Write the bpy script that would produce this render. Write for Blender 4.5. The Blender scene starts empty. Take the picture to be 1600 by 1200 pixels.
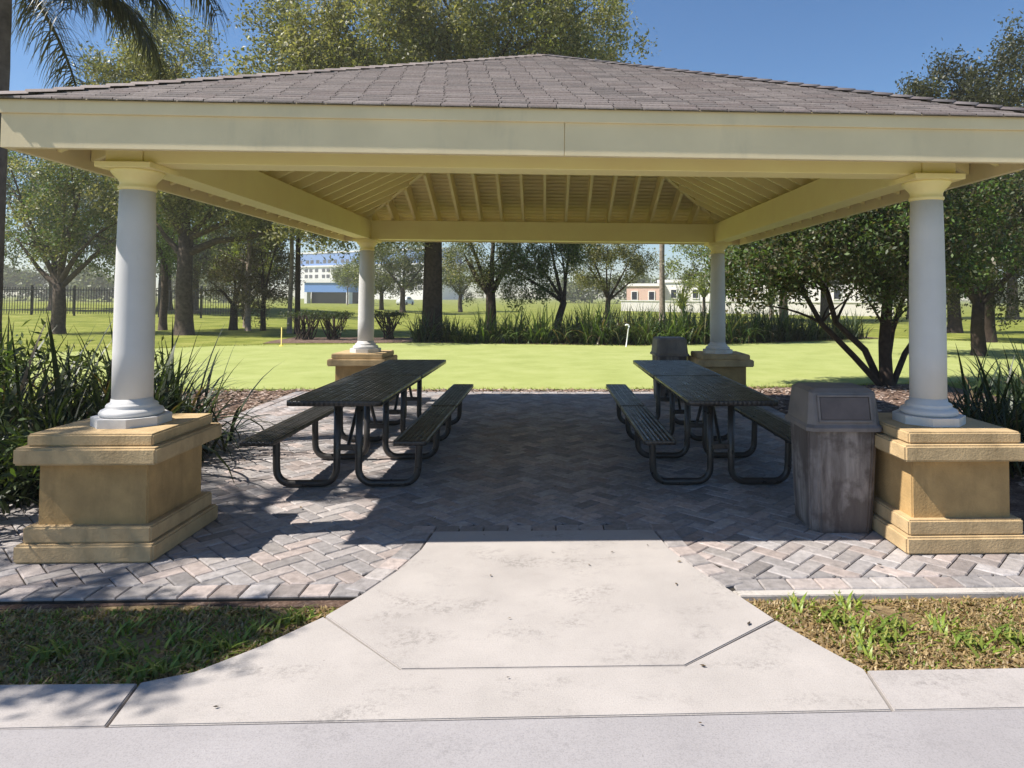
import bpy, bmesh, math, random
import numpy as np
from mathutils import Vector, Matrix, Quaternion

rnd = random.Random(7)
SC = bpy.context.scene
COL = SC.collection
R = math.radians

# ------------------------------------------------------------------ helpers
def link(o, parent=None):
    COL.objects.link(o)
    if parent is not None:
        o.parent = parent
    return o

def thing(name, label, cat, loc=(0, 0, 0), rz=0.0, group=None):
    o = bpy.data.objects.new(name, None)
    o.empty_display_size = .2
    link(o)
    o.location = loc
    o.rotation_euler = (0, 0, rz)
    o['label'] = label
    o['category'] = cat
    if group:
        o['group'] = group
    return o

def struct(o, kind='structure', label=None, cat=None):
    o['kind'] = kind
    if label:
        o['label'] = label
    if cat:
        o['category'] = cat
    return o

def obj(name, me, mat, parent=None, loc=None):
    """link a mesh (Mesh or BMesh) as one object"""
    if isinstance(me, bmesh.types.BMesh):
        bm = me
        me = bpy.data.meshes.new(name)
        bm.to_mesh(me)
        bm.free()
    o = bpy.data.objects.new(name, me)
    if mat is not None:
        me.materials.clear()
        me.materials.append(mat)
    link(o, parent)
    if loc:
        o.location = loc
    return o

def copy_tree(o, parent=None):
    c = o.copy()
    link(c)
    if parent is not None:
        c.parent = parent
    for ch in list(o.children):
        copy_tree(ch, c)
    return c

def np_mesh(name, V, F, col=None, smooth=False):
    """V (n,3), F (m,k) int with the same k, col (n,3) per-vertex colour"""
    V = np.asarray(V, dtype=np.float32)
    F = np.asarray(F, dtype=np.int32)
    me = bpy.data.meshes.new(name)
    m, k = F.shape
    me.vertices.add(len(V))
    me.vertices.foreach_set('co', V.ravel())
    me.loops.add(m * k)
    me.loops.foreach_set('vertex_index', F.ravel())
    me.polygons.add(m)
    me.polygons.foreach_set('loop_start', np.arange(0, m * k, k, dtype=np.int32))
    me.polygons.foreach_set('loop_total', np.full(m, k, dtype=np.int32))
    if smooth:
        me.polygons.foreach_set('use_smooth', np.ones(m, dtype=bool))
    me.update(calc_edges=True)
    if col is not None:
        a = me.color_attributes.new('Col', 'FLOAT_COLOR', 'POINT')
        c = np.ones((len(V), 4), dtype=np.float32)
        c[:, :3] = col
        a.data.foreach_set('color', c.ravel())
    return me

def smooth(o, on=True):
    for p in o.data.polygons:
        p.use_smooth = on
    return o

def bm_box(bm, x0, x1, y0, y1, z0, z1, bev=0.0, seg=2):
    vs = [bm.verts.new(p) for p in ((x0, y0, z0), (x1, y0, z0), (x1, y1, z0), (x0, y1, z0),
                                     (x0, y0, z1), (x1, y0, z1), (x1, y1, z1), (x0, y1, z1))]
    fs = [bm.faces.new([vs[i] for i in f]) for f in
          ((3, 2, 1, 0), (4, 5, 6, 7), (0, 1, 5, 4), (1, 2, 6, 5), (2, 3, 7, 6), (3, 0, 4, 7))]
    if bev > 0:
        es = list({e for f in fs for e in f.edges})
        bmesh.ops.bevel(bm, geom=es, offset=bev, segments=seg, affect='EDGES', profile=.5)
    return bm

def box(name, mat, x0, x1, y0, y1, z0, z1, parent=None, bev=0.0):
    bm = bmesh.new()
    bm_box(bm, x0, x1, y0, y1, z0, z1, bev)
    return obj(name, bm, mat, parent)

def bm_lathe(bm, prof, seg=40, cx=0, cy=0):
    rings = []
    for r, z in prof:
        rings.append([bm.verts.new((cx + r * math.cos(2 * math.pi * i / seg), cy + r * math.sin(2 * math.pi * i / seg), z))
                      for i in range(seg)])
    for a, b in zip(rings, rings[1:]):
        for i in range(seg):
            f = bm.faces.new((a[i], a[(i + 1) % seg], b[(i + 1) % seg], b[i]))
            f.smooth = True
    bm.faces.new(rings[0][::-1])
    bm.faces.new(rings[-1])
    return bm

def tube_arrays(pts, radii, seg=8):
    pts = [Vector(p) for p in pts]
    V = []
    F = []
    n = len(pts)
    ref = None
    for i, p in enumerate(pts):
        t = (pts[min(i + 1, n - 1)] - pts[max(i - 1, 0)]).normalized()
        if ref is None:
            ref = Vector((1, 0, 0)) if abs(t.x) < .8 else Vector((0, 1, 0))
        u = (ref - t * ref.dot(t)).normalized()
        v = t.cross(u)
        ref = u
        for k in range(seg):
            a = 2 * math.pi * k / seg
            V.append(tuple(p + (u * math.cos(a) + v * math.sin(a)) * radii[i]))
    for i in range(n - 1):
        for k in range(seg):
            k2 = (k + 1) % seg
            F.append((i * seg + k, i * seg + k2, (i + 1) * seg + k2, (i + 1) * seg + k))
    # end caps: tiny collapsed ring
    for base, q in ((0, pts[0]), ((n - 1) * seg, pts[-1])):
        c = len(V)
        V.append(tuple(q))
        for k in range(seg):
            k2 = (k + 1) % seg
            F.append((base + k, base + k2, c, c))
    return V, F

class TB:
    """collects tubes into one mesh"""
    def __init__(s):
        s.V = []
        s.F = []
    def tube(s, pts, radii, seg=8):
        if not hasattr(radii, '__len__'):
            radii = [radii] * len(pts)
        V, F = tube_arrays(pts, radii, seg)
        o = len(s.V)
        s.V += V
        s.F += [tuple(i + o for i in f) for f in F]
    def bm(s, sm=True):
        bm = bmesh.new()
        vs = [bm.verts.new(v) for v in s.V]
        for f in s.F:
            u = []
            for i in f:
                if i not in u:
                    u.append(i)
            try:
                bm.faces.new([vs[i] for i in u]).smooth = sm
            except ValueError:
                pass
        return bm

def poly_prism(bm, pts, z0, z1):
    a = [bm.verts.new((p[0], p[1], z0)) for p in pts]
    b = [bm.verts.new((p[0], p[1], z1)) for p in pts]
    n = len(pts)
    bot = bm.faces.new(a[::-1])
    top = bm.faces.new(b)
    for i in range(n):
        bm.faces.new((a[i], a[(i + 1) % n], b[(i + 1) % n], b[i]))
    return top

def inset_poly(pts, d):
    """shrink a CCW polygon by d"""
    n = len(pts)
    out = []
    for i in range(n):
        p0, p1, p2 = Vector(pts[i - 1][:2]), Vector(pts[i][:2]), Vector(pts[(i + 1) % n][:2])
        e1 = (p1 - p0).normalized()
        e2 = (p2 - p1).normalized()
        n1 = Vector((-e1.y, e1.x))
        n2 = Vector((-e2.y, e2.x))
        m = (n1 + n2)
        m = m / max(1e-6, m.dot(n1)) if m.length > 1e-6 else n1
        out.append(tuple(p1 + m * d))
    return out

def clip_poly(pts, x0, x1, y0, y1):
    for ax, lim, sg in ((0, x0, 1), (0, x1, -1), (1, y0, 1), (1, y1, -1)):
        out = []
        n = len(pts)
        for i in range(n):
            a, b = pts[i], pts[(i + 1) % n]
            da, db = sg * (a[ax] - lim), sg * (b[ax] - lim)
            if da >= 0:
                out.append(a)
            if (da >= 0) != (db >= 0):
                t = da / (da - db)
                out.append((a[0] + (b[0] - a[0]) * t, a[1] + (b[1] - a[1]) * t))
        pts = out
        if len(pts) < 3:
            return []
    return pts

def in_poly(x, y, poly):
    c = False
    n = len(poly)
    for i in range(n):
        x1, y1 = poly[i]
        x2, y2 = poly[(i + 1) % n]
        if (y1 > y) != (y2 > y) and x < (x2 - x1) * (y - y1) / (y2 - y1) + x1:
            c = not c
    return c

# ------------------------------------------------------------------ materials
def new_mat(name):
    m = bpy.data.materials.new(name)
    m.use_nodes = True
    nt = m.node_tree
    b = nt.nodes['Principled BSDF']
    return m, nt, b

def N(nt, t, **kw):
    n = nt.nodes.new(t)
    for k, v in kw.items():
        if k in n.inputs:
            n.inputs[k].default_value = v
        else:
            setattr(n, k, v)
    return n

def noise(nt, vec, scale, detail=4, rough=.6):
    n = N(nt, 'ShaderNodeTexNoise')
    n.inputs['Scale'].default_value = scale
    n.inputs['Detail'].default_value = detail
    n.inputs['Roughness'].default_value = rough
    if vec is not None:
        nt.links.new(vec, n.inputs['Vector'])
    return n.outputs['Fac']

def ramp(nt, fac, stops):
    r = nt.nodes.new('ShaderNodeValToRGB')
    els = r.color_ramp.elements
    while len(els) > 1:
        els.remove(els[-1])
    els[0].position = stops[0][0]
    els[0].color = (*stops[0][1], 1)
    for p, c in stops[1:]:
        e = els.new(p)
        e.color = (*c, 1)
    nt.links.new(fac, r.inputs['Fac'])
    return r.outputs['Color']

def mix(nt, a, b, fac=.5, mode='MIX'):
    m = nt.nodes.new('ShaderNodeMix')
    m.data_type = 'RGBA'
    m.blend_type = mode
    for v, s in ((fac, 0), (a, 6), (b, 7)):
        if hasattr(v, 'links') or hasattr(v, 'is_linked'):
            nt.links.new(v, m.inputs[s])
        elif s == 0:
            m.inputs[0].default_value = v
        else:
            m.inputs[s].default_value = (*v, 1)
    return m.outputs[2]

def bump(nt, b, h, strength=.3, dist=.01):
    n = nt.nodes.new('ShaderNodeBump')
    n.inputs['Strength'].default_value = strength
    n.inputs['Distance'].default_value = dist
    nt.links.new(h, n.inputs['Height'])
    nt.links.new(n.outputs['Normal'], b.inputs['Normal'])
    return n

def coords(nt, kind='Object', scale=None):
    t = nt.nodes.new('ShaderNodeTexCoord')
    v = t.outputs[kind]
    if scale:
        m = nt.nodes.new('ShaderNodeMapping')
        m.inputs['Scale'].default_value = scale
        nt.links.new(v, m.inputs['Vector'])
        v = m.outputs['Vector']
    return v

def grey(v):
    return (v, v, v)

def paint(name, c, rough=.55, var=.12, scale=6, bmp=.15, bscale=90, spec=.4, dirt=None):
    m, nt, b = new_mat(name)
    v = coords(nt)
    f = noise(nt, v, scale, 5)
    c0 = tuple(x * (1 - var) for x in c)
    c1 = tuple(min(.9, x * (1 + var)) for x in c)
    col = ramp(nt, f, ((.3, c0), (.7, c1)))
    if dirt:
        d = noise(nt, coords(nt, 'Object', (1, 1, .25)), dirt[1], 6, .7)
        col = mix(nt, col, dirt[0], ramp(nt, d, ((dirt[2], grey(0)), (dirt[2] + .2, grey(dirt[3])))))
    nt.links.new(col, b.inputs['Base Color'])
    b.inputs['Roughness'].default_value = rough
    b.inputs['Specular IOR Level'].default_value = spec
    bump(nt, b, noise(nt, v, bscale, 4), bmp, .004)
    return m

def attr_mat(name, rough=.7, spec=.3, tl=0.0, bmp=0, bscale=60, var=0, vscale=20, bdist=.003, coat=0):
    m, nt, b = new_mat(name)
    a = nt.nodes.new('ShaderNodeVertexColor')
    a.layer_name = 'Col'
    col = a.outputs['Color']
    if var:
        f = noise(nt, coords(nt), vscale, 6, .65)
        col = mix(nt, col, ramp(nt, f, ((.3, grey(1 - var)), (.7, grey(1 + var)))), 1.0, 'MULTIPLY')
    nt.links.new(col, b.inputs['Base Color'])
    b.inputs['Roughness'].default_value = rough
    b.inputs['Specular IOR Level'].default_value = spec
    if bmp:
        bump(nt, b, noise(nt, coords(nt), bscale, 5), bmp, bdist)
    if tl:
        t = nt.nodes.new('ShaderNodeBsdfTranslucent')
        tc = mix(nt, col, (1.25, 1.25, .55), 1.0, 'MULTIPLY')
        nt.links.new(tc, t.inputs['Color'])
        mx = nt.nodes.new('ShaderNodeMixShader')
        mx.inputs[0].default_value = tl
        nt.links.new(b.outputs[0], mx.inputs[1])
        nt.links.new(t.outputs[0], mx.inputs[2])
        nt.links.new(mx.outputs[0], nt.nodes['Material Output'].inputs['Surface'])
    return m

M_cream = paint('cream_paint', (.90, .75, .36), .5, .05, 3, .12, 60)
M_fascia = paint('fascia_lit_cream', (.74, .61, .385), .5, .06, 2.5, .2, 160, dirt=((.46, .40, .27), 2.2, .56, .45))  # same cream as the beams, its greyer sunlit look put into the colour
M_white = paint('white_column_paint', (.60, .585, .57), .6, .05, 4, .35, 190, dirt=((.36, .34, .30), 4, .56, .5))
M_stucco = paint('tan_stucco', (.45, .295, .13), .85, .16, 7, .9, 70, .2, dirt=((.24, .16, .075), 5, .5, .55))
M_stucco2 = paint('tan_stucco_lit', (.49, .355, .195), .85, .16, 7, .9, 70, .2, dirt=((.25, .175, .09), 5, .5, .55))  # the pedestal stucco again, paler so caps and bases carry painted sunlight
M_white_trim = paint('white_wall', (.84, .79, .76), .7, .04, 3, .1, 40)
M_bark = paint('bark', (.085, .065, .05), .9, .45, 9, 1.0, 24, .15)
M_barkd = paint('dark_bark', (.045, .032, .025), .9, .45, 9, 1.0, 24, .15)
M_barkp = paint('pale_bark', (.26, .21, .17), .9, .4, 7, 1.0, 20, .15)
M_palmbark = paint('palm_bark', (.15, .125, .105), .9, .35, 8, .9, 18, .15)
M_leaf = attr_mat('leaf', .46, .45, .40)
M_leaf_dull = attr_mat('leaf_dull', .55, .4, .25)
M_blade = attr_mat('blade', .45, .45, .3)
M_paver = attr_mat('paver', .72, .4, 0, .8, 90, .28, 18, .005)
M_shingle = attr_mat('shingle', .85, .25, 0, .6, 220, .25, 60)
M_chip = attr_mat('mulch_chip', .9, .15)

def black_coat(name, ribs):
    m, nt, b = new_mat(name)
    v = coords(nt)
    f = noise(nt, v, 3.5, 6, .65)
    col = ramp(nt, f, ((.32, (.02, .0185, .018)), (.58, (.045, .041, .039)), (.8, (.095, .088, .083))))
    nt.links.new(col, b.inputs['Base Color'])
    rg = ramp(nt, noise(nt, v, 9, 5), ((.3, grey(.22)), (.75, grey(.5))))
    nt.links.new(rg, b.inputs['Roughness'])
    b.inputs['Specular IOR Level'].default_value = .5
    if ribs:
        w = nt.nodes.new('ShaderNodeTexWave')
        w.wave_type = 'BANDS'
        w.bands_direction = 'X'
        w.inputs['Scale'].default_value = ribs
        w.inputs['Distortion'].default_value = .15
        nt.links.new(v, w.inputs['Vector'])
        bump(nt, b, w.outputs['Fac'], .6, .006)
    else:
        bump(nt, b, noise(nt, v, 60, 3), .1, .002)
    return m
M_black = black_coat('black_tube', 0)
M_slat = black_coat('black_slats', 8.5)

def concrete(name, c, stain=.5, scale=1.0):
    m, nt, b = new_mat(name)
    v = coords(nt)
    base = ramp(nt, noise(nt, v, 2.2 * scale, 6, .62), ((.3, tuple(x * .88 for x in c)), (.7, tuple(min(.85, x * 1.06) for x in c))))
    fine = ramp(nt, noise(nt, v, 170, 3, .7), ((.25, grey(.72)), (.5, grey(1)), (.8, grey(1.08))))
    col = mix(nt, base, fine, 1.0, 'MULTIPLY')
    # grimy speckled patches
    patch = ramp(nt, noise(nt, coords(nt, 'Object', (1, 1.7, 1)), 2.3, 5, .6), ((.50, grey(0)), (.66, grey(1))))
    speck = ramp(nt, noise(nt, v, 42, 6, .75), ((.47, grey(0)), (.6, grey(1))))
    sp = mix(nt, patch, speck, 1.0, 'MULTIPLY')
    col = mix(nt, col, tuple(x * .42 for x in c), mix(nt, sp, grey(stain), 1.0, 'MULTIPLY'))
    # sparse dark dots
    vo = nt.nodes.new('ShaderNodeTexVoronoi')
    vo.inputs['Scale'].default_value = 7
    nt.links.new(v, vo.inputs['Vector'])
    dots = ramp(nt, vo.outputs['Distance'], ((.022, grey(.5)), (.034, grey(0))))
    col = mix(nt, col, tuple(x * .3 for x in c), dots)
    nt.links.new(col, b.inputs['Base Color'])
    b.inputs['Roughness'].default_value = .85
    b.inputs['Specular IOR Level'].default_value = .25
    br = noise(nt, coords(nt, 'Object', (3, 150, 3)), 1.0, 3, .6)
    hsum = nt.nodes.new('ShaderNodeMath')
    hsum.operation = 'ADD'
    nt.links.new(br, hsum.inputs[0])
    nt.links.new(noise(nt, v, 130, 4, .7), hsum.inputs[1])
    bump(nt, b, hsum.outputs[0], .4, .003)
    return m
M_conc = concrete('concrete_path', (.415, .38, .357), .6)
M_curb = concrete('concrete_curb', (.40, .367, .35), .6, 1.5)
M_gutter = concrete('concrete_gutter', (.335, .315, .318), .3, .7)
M_edge = concrete('concrete_edging', (.50, .46, .42), .8, 2)

def ground_mat(name, stops, s1, s2, rough=.95, bmp=.5, bs=40, big=None, bd=.02):
    m, nt, b = new_mat(name)
    v = coords(nt)
    f1 = noise(nt, v, s1, 6, .65)
    f2 = noise(nt, v, s2, 4, .7)
    mx = nt.nodes.new('ShaderNodeMath')
    mx.operation = 'MULTIPLY_ADD'
    mx.inputs[1].default_value = .5
    nt.links.new(f1, mx.inputs[0])
    h = nt.nodes.new('ShaderNodeMath')
    h.operation = 'MULTIPLY'
    h.inputs[1].default_value = .5
    nt.links.new(f2, h.inputs[0])
    nt.links.new(h.outputs[0], mx.inputs[2])
    col = ramp(nt, mx.outputs[0], stops)
    nt.links.new(col, b.inputs['Base Color'])
    b.inputs['Roughness'].default_value = rough
    b.inputs['Specular IOR Level'].default_value = .1
    bump(nt, b, noise(nt, v, bs, 5, .7), bmp, bd)
    return m
M_lawn = ground_mat('lawn', ((.36, (.085, .11, .02)), (.5, (.19, .215, .036)), (.64, (.35, .33, .10))), .9, 24)
M_green = ground_mat('putting_turf', ((.34, (.25, .285, .085)), (.5, (.325, .36, .12)), (.66, (.40, .42, .17))), 1.1, 70, .9, .3, 160, bd=.006)
M_soil = ground_mat('soil', ((.35, (.11, .075, .04)), (.5, (.24, .17, .09)), (.65, (.36, .27, .15))), 7, 60, bs=60)
M_mulch = ground_mat('mulch', ((.35, (.06, .038, .027)), (.5, (.16, .105, .08)), (.65, (.34, .25, .20))), 6, 45, bs=50, bmp=1)
M_sand = paint('joint_sand', (.04, .036, .032), .95, .3, 30, .5, 150, .1)
M_bin = None

# ------------------------------------------------------------------ camera (solved from the photograph)
CX, CY, F = 899.13, 432.63, 1053.23
yaw, pitch, roll = .043, .030, .0063
cam_d = bpy.data.cameras.new('camera')
cam = bpy.data.objects.new('camera', cam_d)
COL.objects.link(cam)
fwd = Vector((math.sin(yaw) * math.cos(pitch), math.cos(yaw) * math.cos(pitch), math.sin(pitch)))
right = Vector((math.cos(yaw), -math.sin(yaw), 0))
up = right.cross(fwd)
r2 = right * math.cos(roll) + up * math.sin(roll)
u2 = -right * math.sin(roll) + up * math.cos(roll)
rot = Matrix((r2, u2, -fwd)).transposed()
cam.matrix_world = Matrix.Translation((.0336, 0, 1.56)) @ rot.to_4x4()
cam_d.sensor_fit = 'HORIZONTAL'
cam_d.sensor_width = 36
cam_d.lens = F / 1600 * 36
cam_d.shift_x = (800 - CX) / 1600
cam_d.shift_y = (CY - 600) / 1600
cam_d.clip_start = .05
cam_d.clip_end = 3000
SC.camera = cam

# ------------------------------------------------------------------ light
SUNV = Vector((-.78, -.14, 1.0)).normalized()
sun_d = bpy.data.lights.new('sun', 'SUN')
sun_d.energy = 5.0
sun_d.angle = R(.53)
sun_d.color = (1.0, .945, .86)
sun = bpy.data.objects.new('sun', sun_d)
COL.objects.link(sun)
sun.rotation_euler = (-SUNV).to_track_quat('-Z', 'Y').to_euler()
sun.location = (-20, -5, 30)
W = bpy.data.worlds.new('World')
SC.world = W
W.use_nodes = True
wn = W.node_tree
sky = wn.nodes.new('ShaderNodeTexSky')
sky.sky_type = 'NISHITA'
sky.sun_disc = False
sky.sun_elevation = math.asin(SUNV.z)
sky.sun_rotation = math.atan2(SUNV.x, SUNV.y)
sky.altitude = 300
sky.air_density = 1.0
sky.dust_density = .05
sky.ozone_density = 5.0
bg = wn.nodes['Background']
bg.inputs['Strength'].default_value = .082
hs = wn.nodes.new('ShaderNodeHueSaturation')
hs.inputs['Saturation'].default_value = 1.15
wn.links.new(sky.outputs[0], hs.inputs['Color'])
wn.links.new(hs.outputs[0], bg.inputs['Color'])
vs = SC.view_settings
vs.view_transform = 'Standard'
vs.look = 'None'
vs.exposure = .78
vs.gamma = 1
SC.cycles.max_bounces = 8
SC.cycles.transparent_max_bounces = 4
SC.cycles.use_denoising = True

# ------------------------------------------------------------------ setting: ground
def ground_sheet():
    xs = np.concatenate([np.linspace(-600, -60, 12), np.linspace(-50, 50, 41), np.linspace(60, 600, 12)])
    ys = np.concatenate([np.linspace(-200, -10, 6), np.linspace(0, 80, 41), np.linspace(90, 900, 20)])
    X, Y = np.meshgrid(xs, ys)
    Z = -.035 + 0 * X
    far = np.clip((Y - 27) / 12, 0, 1)
    Z += far * (.10 * np.sin(X * .13 + 1) + .10 * np.sin(Y * .11 + X * .05))
    left = np.clip((-X - 9) / 12, 0, 1) * np.clip((Y - 30) / 25, 0, 1) * np.clip((90 - Y) / 30, 0, 1)
    Z += left * .8
    V = np.stack([X, Y, Z], -1).reshape(-1, 3)
    nx, ny = len(xs), len(ys)
    F = []
    for j in range(ny - 1):
        for i in range(nx - 1):
            F.append((j * nx + i, j * nx + i + 1, (j + 1) * nx + i + 1, (j + 1) * nx + i))
    return np_mesh('ground', V, F, smooth=True)
struct(obj('ground', ground_sheet(), M_lawn))

def gz(x, y):
    z = -.035
    far = min(1, max(0, (y - 27) / 12))
    z += far * (.10 * math.sin(x * .13 + 1) + .10 * math.sin(y * .11 + x * .05))
    z += min(1, max(0, (-x - 9) / 12)) * min(1, max(0, (y - 30) / 25)) * min(1, max(0, (90 - y) / 30)) * .8
    return z

def flat(name, pts, z, mat, thick=.03):
    bm = bmesh.new()
    poly_prism(bm, pts, z - thick, z)
    return struct(obj(name, bm, mat))

def wavy(pts, step=.5, amp=.08, seed=1):
    r = random.Random(seed)
    out = []
    n = len(pts)
    for i in range(n):
        a, b = Vector(pts[i]), Vector(pts[(i + 1) % n])
        k = max(1, int((b - a).length / step))
        for q in range(k):
            p = a.lerp(b, q / k)
            out.append((p.x + r.uniform(-amp, amp), p.y + r.uniform(-amp, amp)))
    return out

green_pts = [(-5.6, 11.55), (-2, 11.5), (1.2, 11.55), (4.5, 12.0), (8, 12.6), (13, 14), (17, 18), (17, 24), (14, 26.6), (8, 23.4), (3.1, 21.9),
             (-1, 22.5), (-4.3, 22.9), (-10, 21.3), (-13.5, 18.5), (-12.5, 14.5), (-9, 12.3)]
flat('putting_green', wavy(green_pts, .9, .05, 3), -.012, M_green)
bed_back = [(-9.3, 22.6), (-4.3, 23.25), (-1, 22.9), (3.1, 22.3), (8, 23.8), (13.6, 26.7), (13, 28.6), (8, 26.2), (3, 25.2), (-3, 25.8), (-9.5, 26)]
flat('planting_bed', wavy(bed_back, .8, .12, 5), -.020, M_mulch)
bed_patio = [(-5.9, 3.55), (-1.2, 3.55), (5.6, 3.55), (7.5, 9), (7.4, 12.9), (4.5, 11.9), (1.2, 11.45), (-2, 11.4), (-5.7, 11.45), (-6.4, 8)]
flat('mulch_bed', wavy(bed_patio, .6, .05, 8), -.022, M_mulch)
flat('soil_strip', [(-6, 2.6), (6, 2.6), (6, 3.58), (-6, 3.58)], -.026, M_soil)
flat('joint_bed', [(-4.02, 3.6), (3.27, 3.6), (3.27, 11.17), (-4.02, 11.17)], -.011, M_sand, .012)

# concrete apron, slabs with open joints
arcR = [(.765, 4.53), (.80, 4.20), (.90, 3.89), (1.04, 3.55), (1.15, 3.27), (1.26, 3.03), (1.38, 2.815)]
arcL = [(-.70, 4.53), (-.72, 4.20), (-.80, 3.89), (-.91, 3.60), (-1.03, 3.36), (-1.22, 3.08), (-1.40, 2.88), (-1.58, 2.815)]
def interp(arc, y):
    for a, b in zip(arc, arc[1:]):
        if b[1] <= y <= a[1]:
            t = (y - a[1]) / (b[1] - a[1])
            return (a[0] + (b[0] - a[0]) * t, y)
    return arc[-1]
slabA = [p for p in arcL if p[1] >= 3.36] + [(-.56, 2.87), (.63, 2.86)] + [interp(arcR, 3.26)] + [p for p in arcR if p[1] > 3.3][::-1]
slabB = [p for p in arcL if p[1] <= 3.36] + [(-1.53, 2.53), (1.35, 2.53)] + [p for p in arcR if p[1] < 3.26][::-1] + [interp(arcR, 3.26), (.63, 2.86), (-.56, 2.87)]
def slabs(name, polys, ztop, mat, gap=.0065):
    bm = bmesh.new()
    for P in polys:
        P = [tuple(p) for p in P]
        area = sum(P[i - 1][0] * P[i][1] - P[i][0] * P[i - 1][1] for i in range(len(P)))
        if area < 0:
            P = P[::-1]
        Q = inset_poly(P, gap)
        top = poly_prism(bm, Q, ztop - .09, ztop)
        bmesh.ops.bevel(bm, geom=list(top.edges), offset=.004, segments=2, affect='EDGES')
    bmesh.ops.triangulate(bm, faces=[f for f in bm.faces if len(f.verts) > 4])
    return struct(obj(name, bm, mat))
slabs('concrete_path', [slabA, slabB], .012, M_conc)
slabs('curb', [[(-1.58, 2.815), (-6.5, 2.90), (-6.5, 2.53), (-1.53, 2.53)], [(1.38, 2.815), (1.35, 2.53), (6.5, 2.53), (6.5, 2.80)]], .010, M_curb)
slabs('gutter', [[(-12, -3), (12, -3), (12, 2.535), (-12, 2.535)]], .0085, M_gutter, .0008)
slabs('edging_strip', [[(1.055, 3.53), (5.2, 3.53), (5.2, 3.61), (1.03, 3.61)]], .002, M_edge)
apron_poly = arcL + [(-1.53, 2.53), (1.35, 2.53)] + arcR[::-1]

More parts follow.
